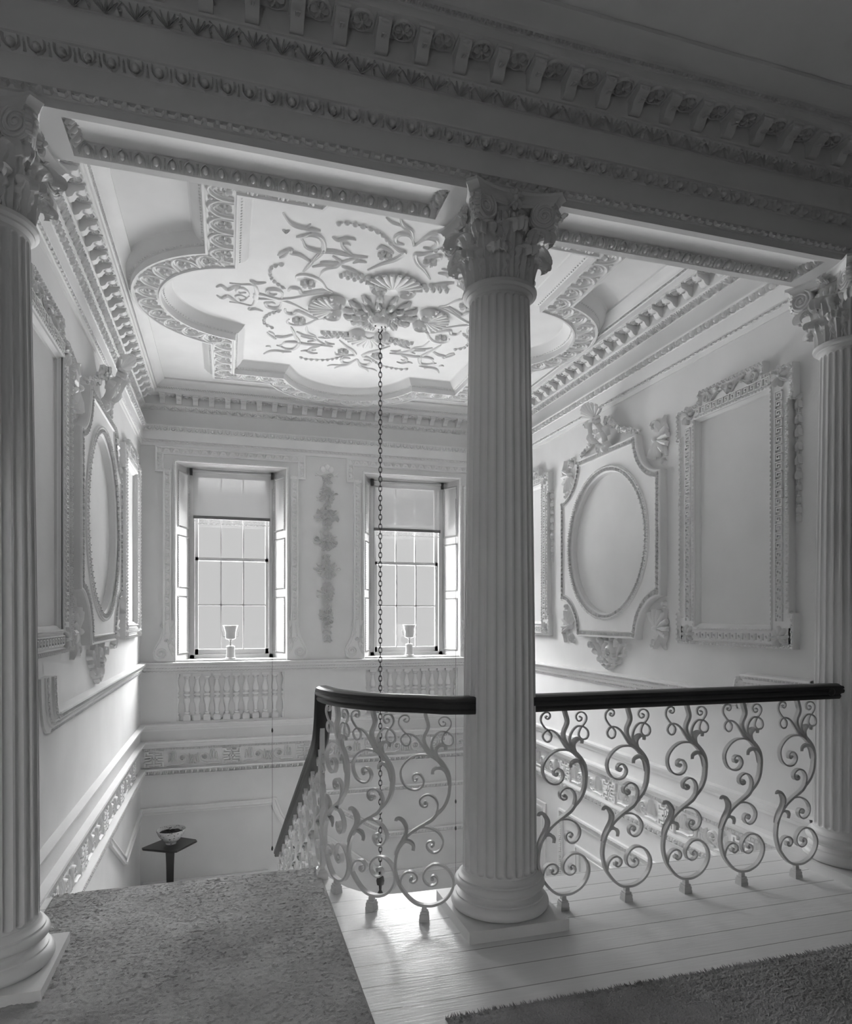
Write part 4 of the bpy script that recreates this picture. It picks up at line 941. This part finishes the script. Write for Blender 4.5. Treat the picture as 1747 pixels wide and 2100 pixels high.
def make_window(i, cx, blind_z, lab):
    root = empty('window_%d' % i, lab, None, T(cx, 7.65, .87), kind='structure')
    YB = .30; hb = .455                                # back plane of the splayed opening
    H = 2.14
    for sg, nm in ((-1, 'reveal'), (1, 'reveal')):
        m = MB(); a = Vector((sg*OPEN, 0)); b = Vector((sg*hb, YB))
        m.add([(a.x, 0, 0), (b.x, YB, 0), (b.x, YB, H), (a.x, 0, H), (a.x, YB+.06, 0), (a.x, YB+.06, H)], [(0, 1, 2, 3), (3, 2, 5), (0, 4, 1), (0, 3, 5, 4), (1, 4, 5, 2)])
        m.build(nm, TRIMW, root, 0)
        ang = math.degrees(math.atan2(b.y-a.y, b.x-a.x)); L = (b-a).length
        # shutter panels with carved edges
        m = MB(); m.push(T(a.x, a.y, 0) @ RZ(ang))
        if sg > 0: m.push(RZ(0))
        else: m.push(T(0, 0, 0) @ Matrix.Scale(-1, 4, (0, 1, 0)))
        m.push(Matrix(((1, 0, 0, 0), (0, 0, 1, 0), (0, 1, 0, 0), (0, 0, 0, 1))))
        for v0, v1 in ((.08, .70), (.80, 1.36), (1.46, 2.06)):
            pth = [(.045, v0), (L-.045, v0), (L-.045, v1), (.045, v1)]
            m.sweep(pth, [(-.010, 0), (-.006, .008), (.004, .010), (.012, .002), (.014, 0)], True)
            along(m, pth, .026, lambda q, k: (q.push(T(0, 0, .006)), dartleaf(q, .026, .016, .006), q.pop()), closed=True)
        m.pop(); m.pop(); m.pop(); m.build('shutter_panels', TRIMW, root, 50)
    m = MB(); m.box(-OPEN, OPEN, 0, .36, H-.004, H+.0); m.box(-OPEN, OPEN, -.004, .36, -.012, .012); m.build('window_sill', TRIMW, root, 0)
    m = MB(); y0 = YB-.03
    for a, b, c, d in ((-hb-.02, -hb+.045, .012, H), (hb-.045, hb+.02, .012, H), (-hb, hb, .012, .055), (-hb, hb, H-.05, H)): m.box(a, b, y0, YB+.08, c, d)
    m.box(-hb+.04, -hb+.052, y0-.012, y0+.02, .05, H-.05); m.box(hb-.052, hb-.04, y0-.012, y0+.02, .05, H-.05)
    m.build('window_frame', TRIMW, root, 0)
    hs = hb-.045
    for nm, z0, z1, yo in (('lower_sash', .055, 1.150, .0), ('upper_sash', 1.115, H-.05, .035)):
        s = MB(); ys = YB-.0+yo; t = .030
        s.box(-hs, -hs+.042, ys, ys+t, z0, z1); s.box(hs-.042, hs, ys, ys+t, z0, z1)
        s.box(-hs, hs, ys, ys+t, z0, z0+(.06 if yo == 0 else .035)); s.box(-hs, hs, ys, ys+t, z1-.036, z1)
        gx = hs-.042; zb, zt = z0+(.06 if yo == 0 else .035), z1-.036; zm = (zb+zt)/2
        for x in (-gx/3, gx/3): s.box(x-.008, x+.008, ys+.004, ys+t-.004, zb, zt)
        s.box(-gx, gx, ys+.004, ys+t-.004, zm-.008, zm+.008)
        so = s.build(nm, SASHM, root, 0)
        for k in range(3):
            for (a, b) in ((zb, zm-.008), (zm+.008, zt)):
                g = MB(); g.box(-gx+k*2*gx/3+.004, -gx+(k+1)*2*gx/3-.004, ys+.013, ys+.016, a, b); g.build('pane', GLASS, so, 0)
    # roller blind
    bl = empty('roller_blind', ('drawn down linen roller blind with lace edge in the left window' if i == 1 else 'linen roller blind with lace edge in the right window, drawn lower than the other'), 'blind', T(cx, 7.65+YB-.06, 0))
    top = 3.0
    m = MB(); m.push(T(0, 0, top-.02) @ RY(90)); m.lathe([(.001, -.425), (.016, -.425), (.016, .425), (.001, .425)], 14); m.pop(); m.build('roller', TRIMW, bl, 40)
    m = MB(); hw = .418; nx, nz_ = 24, 12
    rows = [[(-hw+2*hw*j/nx, .004*math.sin(j*.9+k*.2)*.4, blind_z+(top-.02-blind_z)*k/nz_) for j in range(nx+1)] for k in range(nz_+1)]
    m.grid(rows); m.grid([[(x, y+.0012, z) for x, y, z in r] for r in rows]); m.build('cloth', CLOTH, bl, 60)
    m = MB(); m.box(-hw, hw, -.006, .008, blind_z-.030, blind_z+.004); m.build('batten', MARKG, bl, 0)
    m = MB(); n = 13
    for k in range(n):
        x = -hw+(k+.5)*2*hw/n; z = blind_z-.062
        m.push(T(x, 0, z) @ UP)
        m.stroke(spiral(0, .006, .016, 1.2, 180, -1), .0038, .002, 'flat', 1, 1, 1); m.stroke([(-.032, -.012), (-.018, -.022), (0, -.014), (.018, -.024), (.032, -.012)], .0038, .002, 'flat', 1, 1, 2)
        m.stroke([(-.03, .0), (-.022, .012), (-.03, .022)], .003, .002, 'flat', 1, 1, 1)
        for q in (-.024, -.008, .008, .024): m.blob(q, -.026, .0075, .0075, .002, 6, 2)
        m.pop()
    m.build('lace_edge', LACE, bl, 0)
    for sg in (-1, 1):
        m = MB(); m.box(min(sg*.425, sg*.455), max(sg*.425, sg*.455), -.02, .01, top-.075, top); m.build('bracket', CHAIN, bl, 0)
MARKG = paint('batten_cloth', .12, .7)
LACE, nt, b = new_mat('lace'); nt.nodes.remove(b)
df = nt.nodes.new('ShaderNodeBsdfDiffuse'); tl = nt.nodes.new('ShaderNodeBsdfTranslucent'); mx = nt.nodes.new('ShaderNodeMixShader'); mx.inputs[0].default_value = .04; df.inputs[0].default_value = tl.inputs[0].default_value = (.5, .5, .5, 1)
nt.links.new(df.outputs[0], mx.inputs[1]); nt.links.new(tl.outputs[0], mx.inputs[2]); nt.links.new(mx.outputs[0], nt.nodes['Material Output'].inputs[0])
make_window(1, W1, 2.475, 'left sash window with twelve panes')
make_window(2, W2, 2.415, 'right sash window beside the middle column')
# urns on the sills
def make_urn():
    r = empty('sill_urn')
    m = MB(); m.lathe([(.060, 0), (.060, .012), (.050, .02), (.046, .05), (.044, .13), (.048, .135), (.044, .145), (.020, .150), (.012, .165), (.012, .20), (.02, .215)], 20); m.build('pedestal', URNM, r, 35)
    m = MB(); m.lathe([(.018, .214), (.052, .225), (.056, .235), (.058, .30), (.062, .31), (.078, .365), (.082, .372), (.078, .374), (.055, .31), (.050, .235), (.001, .23)], 24, caps=False); m.build('bowl', URNM, r, 35)
    m = MB()
    for sg in (-1, 1): m.tube([(sg*.056, 0, .245), (sg*.080, 0, .25), (sg*.082, 0, .285), (sg*.088, 0, .31)], .004, 6)
    m.build('handles', URNM, r, 40)
    return r
u = make_urn(); u.location = (.035, 7.74, .882); tag(u, 'white two handled urn on the sill of the left window', 'urn')
c = copy_tree(u); c.location = (2.085, 7.74, .882); tag(c, 'white two handled urn on the sill of the right window', 'urn')
# hanging cords with weights
for x, zt, zb, l in ((.475, .86, -1.2, 'thin hanging cord with small weights below the left window'), (2.61, .86, -1.72, 'thin hanging cord with small weights left of the middle column')):
    cd = empty('weighted_line', l, 'cord', T(x, 7.56, 0))
    m = MB(); m.tube([(0, 0, zt+1.9), (0, 0, zb)], .0018, 5); m.build('string', CHAIN, cd, 0)
    for z in ((.10, zb) if x < 1 else (-.85, zb+.55)):
        m = MB(); m.lathe([(.001, z+.03), (.006, z+.02), (.011, z), (.008, z-.02), (.001, z-.026)], 10); m.build('weight', CHAIN, cd, 40)

# ================================================================== GARLAND between the windows
gd = empty('plaster_garland', 'long plaster garland of leaves and fruit hanging between the two windows', 'garland', FW @ T(1.088, 0, 0))
m = MB(); m.push(UP @ T(0, 3.03, 0))
for x, y, r in ((-.045, 0, .036), (.045, 0, .036), (0, .025, .036)): m.blob(x, y, r, r, .018, 12, 3)
for sg in (-1, 1):
    m.stroke([(sg*x, y) for x, y in [(.01, -.05), (.03, -.055)]+spiral(.03, -.075, .018, 1.2, 90, -1)], .005, .014, 'round', .8, .6, 1)
    m.stroke([(sg*.045, -.06), (sg*.08, -.075), (sg*.11, -.055), (sg*.13, -.04)], .006, .012, 'round', .8, .5, 2); m.stroke([(sg*.10, -.06), (sg*.12, -.075), (sg*.135, -.07)], .005, .012, 'round', .8, .5, 2)
m.pop(); m.build('knot', ORN, gd, 50)
m = MB(); m.push(UP)
leafy(m, [(0, 2.97), (.012, 2.5), (-.012, 2.0), (.012, 1.5), (0, 1.06)], 170, .050, .020, 11, .6, .15)
rr = random.Random(8)
for y, w, nn in ((2.72, .12, 26), (2.50, .15, 40), (2.22, .15, 40), (1.90, .15, 34), (1.62, .11, 26), (1.36, .09, 20)):
    for k in range(nn):
        a = rr.uniform(0, 2*PI); q = rr.uniform(.3, 1); x0, y0 = w*q*math.cos(a)*.75, y+.075*q*math.sin(a); L = rr.uniform(.035, .062); b = a+rr.uniform(-.7, .7)
        m.stroke([(x0, y0), (x0+L*.55*math.cos(b)-L*.12*math.sin(b), y0+L*.55*math.sin(b)+L*.12*math.cos(b)), (x0+L*math.cos(b), y0+L*math.sin(b))], L*.26, rr.uniform(.016, .034), 'leaf', .3, .15, 2)
    for k in range(nn//2): m.blob(rr.gauss(0, w*.25), y+rr.gauss(0, .025), .011, .011, .034, 7, 3)
m.pop(); m.build('leaves', ORN, gd, 55)

# ================================================================== RELIEF BALUSTRADES under the windows
BP = [(.036, 0), (.036, .055), (.034, .056), (.020, .068), (.026, .072), (.028, .080), (.026, .088), (.018, .094), (.018, .12), (.024, .17), (.034, .200), (.037, .222), (.034, .240), (.020, .252), (.018, .262), (.032, .268), (.036, .278), (.032, .288), (.018, .294), (.020, .304), (.034, .316), (.037, .334), (.034, .356), (.024, .39), (.018, .42), (.018, .445), (.026, .450), (.028, .456), (.024, .462), (.030, .470), (.034, .478), (.038, .480), (.038, .507)]
def relief(u0, u1, label):
    root = empty('relief_balustrade', label, 'balustrade', FW @ T((u0+u1)/2, 0, .227))
    L = u1-u0; n = 11; p = L/n; first = None
    q = MB(); 
    for r, z in BP: pass
    rows = [[(r*math.cos(math.radians(a)), r*math.sin(math.radians(a))*.9, z) for a in range(180, 361, 15)] for r, z in BP]
    q.grid(rows, capa=True, capb=True); q.box(-.036, .036, -.036, .006, 0, .052); q.box(-.040, .040, -.036, .006, .480, .508)
    for k in range(n-1):
        x = -L/2+(k+1)*p
        if first is None: first = q.build('baluster', PLAS, root, 35, T(x, .050, 0))
        else: c = first.copy(); COL.objects.link(c); c.location = (x, .050, 0)
    for sg in (-1, 1):
        m = MB(); hv = [(sg*L/2-sg*r*.9, .050, z) for r, z in BP]; fr_ = [(sg*L/2-sg*r*.6, .018, z) for r, z in BP]; ed = [(sg*L/2, .016, z) for r, z in BP]
        m.grid([hv, fr_, ed]); m.build('end_half_baluster', PLAS, root, 35)
relief(*RECS[0][:2], 'white relief balustrade of turned balusters under the left window')
relief(*RECS[1][:2], 'white relief balustrade of turned balusters under the right window')

# ================================================================== CEILING MEDALLION
cm = empty('ceiling_medallion', 'plaster ceiling medallion of acanthus, shells and scrolls round the lamp chain', 'ceiling medallion', T(1.19, 5.32, 3.82))
D0 = Matrix.Scale(-1, 4, (0, 0, 1))
for sx in (-1, 1):
    for sy in (-1, 1):
        m = MB(); m.push(D0 @ Matrix.Scale(sx, 4, (1, 0, 0)) @ Matrix.Scale(sy, 4, (0, 1, 0)))
        for k, st in enumerate(MED):
            L = sum((Vector(b)-Vector(a)).length for a, b in zip(st, st[1:]))
            m.stroke(st, .008+.011*min(1, L/.5), .014, 'leaf' if k % 3 else 'round', .35, .25, 4)
        for st in MBD:
            along(m, [tuple(p) for p in smooth(st, 6)], .05, lambda q, k: (q.blob(0, 0, .020, .015, .022, 7, 3), q.blob(.025, 0, .008, .008, .010, 5, 2)))
        for k in range(18): m.blob(-.40+.05*(k % 6)+.02*(k//6), -.50-.032*(k//6)+.05*((k % 6)/6), .020, .020, .030, 7, 3)
        flower(m, -.62, -.32, .055, .03, 6); flower(m, -.16, -.86, .05, .026, 6)
        m.pop(); m.build('scrollwork', ORN, cm, 55)
for k, (x, y, r, a) in enumerate(((0, -.44, .22, 180), (0, .44, .22, 0), (-.38, 0, .20, 90), (.38, 0, .20, -90))):
    m = MB(); m.push(D0 @ T(x, y, 0) @ RZ(a)); 
    m.push(T(0, 0, .02)); shell(m, r, .028, 11, 5, 175); m.pop()
    m.push(SC(1, 1, .5)); m.blob(0, r*.35, r*.85, r*.6, .05, 16, 3); m.pop()
    for sg in (-1, 1): m.stroke([(sg*q[0], q[1]) for q in spiral(.10, -.01, .072, 1.5, 60, -1)], .017, .052, 'round', .9, .6, 2)
    m.pop(); m.build('shell', ORN, cm, 55)
m = MB()
for ring, (n, r0, r1, z, w) in enumerate(((14, .15, .31, .004, .030), (12, .12, .235, .030, .026), (9, .10, .17, .058, .024))):
    for k in range(n):
        m.push(D0 @ RZ(360*k/n+ring*13))
        rows = []
        for i in range(11):
            t = i/10; r = r0+(r1-r0)*(t if t < .85 else .85+.15*math.sin((t-.85)/.15*PI/2)); hh = z+.034*math.sin(t*PI*.72) if t < .85 else z+.034*math.sin(.85*PI*.72)-.03*(t-.85)/.15
            ww = w*(.35+.75*math.sin(PI*min(1, .12+t*.80)))*(.86+.14*math.cos(t*26)); rows.append([(r, q_*ww, hh+(.010 if abs(q_) in (.55,) else 0)-.012*q_*q_) for q_ in (-1, -.55, -.2, 0, .2, .55, 1)])
        m.grid(rows); m.grid([[(a_, b_, c_-.012) for a_, b_, c_ in r_] for r_ in rows]); m.grid([rows[-1], [(a_, b_, c_-.012) for a_, b_, c_ in rows[-1]]])
        m.pop()
m.push(D0); m.lathe([(.30, -.001), (.28, .006), (.20, .022), (.12, .045), (.10, .05)], 32, caps=False); m.pop()
m.build('acanthus_rose', ORN, cm, 55)
m = MB(); m.push(D0); m.lathe([(.115, .0), (.110, .05), (.10, .066), (.085, .075), (.072, .10), (.045, .112), (.02, .115), (.001, .115)], 24)
for k in range(12): m.push(RZ(30*k)); m.stroke([(.03, 0), (.06, .01), (.09, 0)], .012, .108, 'leaf', .6, .5, 2); m.pop()
m.pop(); m.build('boss', ORN, cm, 45)

# ================================================================== LAMP ON ITS CHAIN
ch = empty('hanging_lamp', 'dark lamp on a long iron chain hanging down the stair well', 'lamp', T(1.19, 5.32, 0))
m = MB(); m.tube([(0, 0, 3.73), (.012, 0, 3.70), (.016, 0, 3.675), (0, 0, 3.65), (-.016, 0, 3.66), (-.012, 0, 3.68)], .0055, 8)
for sg in (-1, 1): m.tube([(0, 0, 3.72), (sg*.03, 0, 3.715), (sg*.045, 0, 3.70)], .005, 6)
m.build('hook', CHAIN, ch, 50)
m = MB(); z = 3.64; k = 0; hl, hw = .026, .0125
while z > -.66:
    loop = [(hw*math.cos(a), 0, z-hl*.72+hl*math.sin(a)*1.0) for a in [2*PI*i/12 for i in range(12)]]
    m.push(RZ(0 if k % 2 == 0 else 80)); m.tube(loop, .0036, 6, True); m.pop(); z -= .0385; k += 1
m.build('chain', CHAIN, ch, 60)
m = MB(); m.lathe([(.001, -.665), (.008, -.67), (.010, -.70), (.022, -.715), (.012, -.728), (.014, -.74), (.027, -.76), (.033, -.79), (.028, -.82), (.014, -.82), (.010, -.865), (.020, -.885), (.036, -.91), (.05, -.94), (.052, -.955), (.03, -.99), (.012, -1.02), (.001, -1.04)], 24); m.build('lamp_body', CHAIN, ch, 40)

# ================================================================== RUGS
def rug(name, x0, x1, y0, y1, step, far, h, mat, label, sd, jag):
    """pile carpet, the near part of the picture finely meshed, edges tufted"""
    m = MB(); rr = random.Random(sd); nx = int((x1-x0)/step); ny = int((y1-y0)/step); rows = []
    for j in range(ny+1):
        row = []; y = y0+(y1-y0)*j/ny; drift = 0; wv = rr.uniform(-.12, .12)
        for i in range(nx+1):
            x = x0+(x1-x0)*i/nx; drift = .42*drift+rr.uniform(-1, 1)*.6
            e = min(1, min(i, nx-i, j, ny-j)/2)
            row.append((x+rr.uniform(-.3, .3)*step*e, y+rr.uniform(-.3, .3)*step*e+(jag*rr.uniform(-1, .6) if j == ny else 0), h*(.72+.26*drift+wv*.5)*(.35+.65*e)))
        rows.append(row)
    m.grid(rows)
    m.grid([[(x0, y0, 0), (x1, y0, 0)], [(x0, y0, h*.3), (x1, y0, h*.3)]]); m.grid([[(x1, y0, 0), (x1, y1, 0)], [(x1, y0, h*.3), (x1, y1, h*.3)]]); m.grid([[(x0, y1, 0), (x1, y1, 0)], [(x0, y1, h*.3), (x1, y1, h*.3)]])
    if far is not None: m.grid([[(x0, far, .008), (x1, far, .008)], [(x0, y0, .008), (x1, y0, .008)]])
    o = m.build(name, mat, None, 0 if jag else 50)
    return tag(o, label, 'carpet')
r1 = rug('stair_carpet', -.80, .468, 1.95, 3.605, .0052, -1.4, .018, CARP, 'thick grey wool carpet on the left, reaching to the top stair beside the left column', 3, 0)
m = MB()
pf = [(3.60, .008)]
for k in range(9): pf += [(3.605+.345*k+.012, .008-.18*k), (3.605+.345*k+.012, -.172-.18*k), (3.60+.345*(k+1)+.006, -.172-.18*k)]
m.grid([[(-.70, y, z) for y, z in pf], [(.36, y, z) for y, z in pf]]); m.build('stair_runner', CARP, r1, 0)
r2 = rug('hall_rug', .70, 3.2, 1.60, 2.135, .0058, -1.2, .016, CARP2, 'darker shaggy rug with a ragged edge in front of the columns on the right', 9, .012)
m = MB(); rr = random.Random(2)
for k in range(1500):
    x = .70+2.5*k/1500; y = 2.125+rr.uniform(-.02, .006); a = rr.uniform(-.6, .6); L = rr.uniform(.012, .026)
    m.add([(x-.0022, y, .004), (x+.0022, y, .004), (x+math.sin(a)*L*.5, y+L*.6, .004+L*.55), (x, y-.003, .012)], [(0, 1, 2), (0, 2, 3), (1, 3, 2)])
m.build('fringe', CARP2, r2, 0)

# ================================================================== STAND AND BOWL
tb = empty('pedestal_table', 'dark pedestal table with an eight sided top on the half landing', 'table', T(-.545, 7.10, -1.80))
m = MB(); oc = []
for x, y in ((-.24, -.02), (-.20, -.10), (-.02, -.165), (.06, -.165), (.24, -.02), (.24, .05), (.04, .165), (-.04, .165), (-.24, .06)): pass
oc = [(-.235, -.045), (-.225, -.075), (.02, -.215), (.075, -.215), (.235, .02), (.225, .06), (.04, .20), (-.03, .20)]
n = len(oc)
m.grid([[(x*s_*1.08, y*s_*1.08, z) for x, y in oc] for s_, z in ((.97, .878), (1, .884), (1, .896), (.985, .90))], cyc=True, capa=True, capb=True); m.build('table_top', WOOD, tb, 30)
m = MB(); m.grid([[(a*math.cos(math.radians(45+90*k+8)), a*math.sin(math.radians(45+90*k+8)), z) for k in range(4)] for a, z in ((.036, .06), (.040, .3), (.050, .70), (.058, .84), (.062, .878))], cyc=True, capa=True, capb=True); m.build('pillar', WOOD, tb, 20)
for k in range(3):
    m = MB(); m.push(RZ(120*k+30)); m.tube([(.02, 0, .11), (.10, 0, .09), (.18, 0, .03), (.22, 0, .02)], lambda t: .022-.008*t, 8); m.pop(); m.build('foot', WOOD, tb, 40)
bw = empty('porcelain_bowl', 'painted white porcelain bowl with dark sprigs on the pedestal table', 'bowl', T(-.535, 7.10, -.90))
m = MB(); m.lathe([(.050, 0), (.052, .012), (.050, .018), (.085, .045), (.118, .088), (.134, .125), (.140, .142), (.136, .143), (.128, .122), (.110, .088), (.078, .050), (.001, .030)], 40, caps=False); m.build('bowl_body', PORC, bw, 45)
m = MB(); rr = random.Random(4); rows = []
for i in range(9):
    rows.append([(.116*i/8*math.cos(2*PI*j/24)*rr.uniform(.96, 1.04), .116*i/8*math.sin(2*PI*j/24)*rr.uniform(.96, 1.04), .108+.012*(1-i/8)+rr.uniform(-.006, .008)) for j in range(24)])
m.grid(rows, cyc=True); pt = m.build('potpourri', SOIL, None, 0, T(-.535, 7.10, -.90)); tag(pt, 'dark dried petals filling the porcelain bowl', 'potpourri'); pt['kind'] = 'stuff'
# ================================================================== LIGHT AND CAMERA
w = bpy.data.worlds.new('sky'); S.world = w; w.use_nodes = True; nt = w.node_tree
bg = nt.nodes['Background']; tc = nt.nodes.new('ShaderNodeTexCoord'); sx = nt.nodes.new('ShaderNodeSeparateXYZ'); cr = nt.nodes.new('ShaderNodeValToRGB')
nt.links.new(tc.outputs['Generated'], sx.inputs[0])
mr = nt.nodes.new('ShaderNodeMapRange'); mr.inputs['From Min'].default_value = -1; mr.inputs['From Max'].default_value = 1
nt.links.new(sx.outputs['Z'], mr.inputs[0]); nt.links.new(mr.outputs[0], cr.inputs[0])
e = cr.color_ramp.elements
# overcast sky: bright ground haze below, pale horizon, much brighter zenith
def g(v): return (v, v, v, 1)
e[0].position = 0; e[0].color = g(GND/SKY); e[1].position = 1; e[1].color = g(1.0)
for p, v in ((.42, GND), (.45, HOR), (.585, HOR), (.62, SKY*.40), (.70, SKY)):
    q = e.new(p); q.color = g(v/SKY)
bg.inputs['Strength'].default_value = SKY
nt.links.new(cr.outputs[0], bg.inputs[0])
for cx in (W1, W2):
    l = bpy.data.lights.new('window_portal', 'AREA'); l.shape = 'RECTANGLE'; l.size = 1.0; l.size_y = 2.1; l.cycles.is_portal = True
    o = bpy.data.objects.new('window_portal', l); COL.objects.link(o); o.location = (cx, 8.03, 1.95); o.rotation_euler = (math.radians(-90), 0, 0)
l = bpy.data.lights.new('hall_fill_portal', 'AREA'); l.shape = 'RECTANGLE'; l.size = .3; l.size_y = .32; l.cycles.is_portal = True  # portal for the opening added in the hall back wall
o = bpy.data.objects.new('hall_fill_portal', l); COL.objects.link(o); o.location = (-1.5, -1.69, 1.46); o.rotation_euler = (math.radians(90), 0, 0)
l = bpy.data.lights.new('hall_fill_sun', 'SUN'); l.energy = SUN; l.angle = math.radians(44)  # soft wide sun added as fill, aimed through the added hall opening
o = bpy.data.objects.new('hall_fill_sun', l); COL.objects.link(o); o.rotation_euler = Vector((math.cos(math.radians(64)), math.sin(math.radians(64)), -.15)).to_track_quat('-Z', 'Y').to_euler()
l = bpy.data.lights.new('stairwell_fill_portal', 'AREA'); l.shape = 'RECTANGLE'; l.size = .5; l.size_y = 1.3; l.cycles.is_portal = True  # portal for the unseen opening added low in the right wall
o = bpy.data.objects.new('stairwell_fill_portal', l); COL.objects.link(o); o.location = (3.54, 4.85, -2.95); o.rotation_euler = (math.radians(-90), 0, math.radians(-90))
cam = bpy.data.cameras.new('camera'); co = bpy.data.objects.new('camera', cam); COL.objects.link(co); S.camera = co
cam.sensor_fit = 'HORIZONTAL'; cam.sensor_width = 36; cam.lens = 36*1375/1747; cam.shift_y = 215/1747; cam.clip_start = .02
co.location = (0, 0, 1.35); co.rotation_euler = (math.radians(90), 0, -math.atan(407.5/1375))
S.view_settings.view_transform = 'Standard'; S.view_settings.look = 'None'; S.view_settings.gamma = 1; S.view_settings.use_curve_mapping = False
S.view_settings.exposure = EXPO
S.cycles.use_light_tree = False; S.cycles.max_bounces = 8; S.cycles.diffuse_bounces = 5; S.cycles.use_adaptive_sampling = True; S.cycles.adaptive_threshold = .08; S.cycles.glossy_bounces = 3; S.cycles.transparent_max_bounces = 12; S.cycles.caustics_reflective = False; S.cycles.caustics_refractive = False
S.cycles.use_denoising = True; S.cycles.sample_clamp_indirect = 6
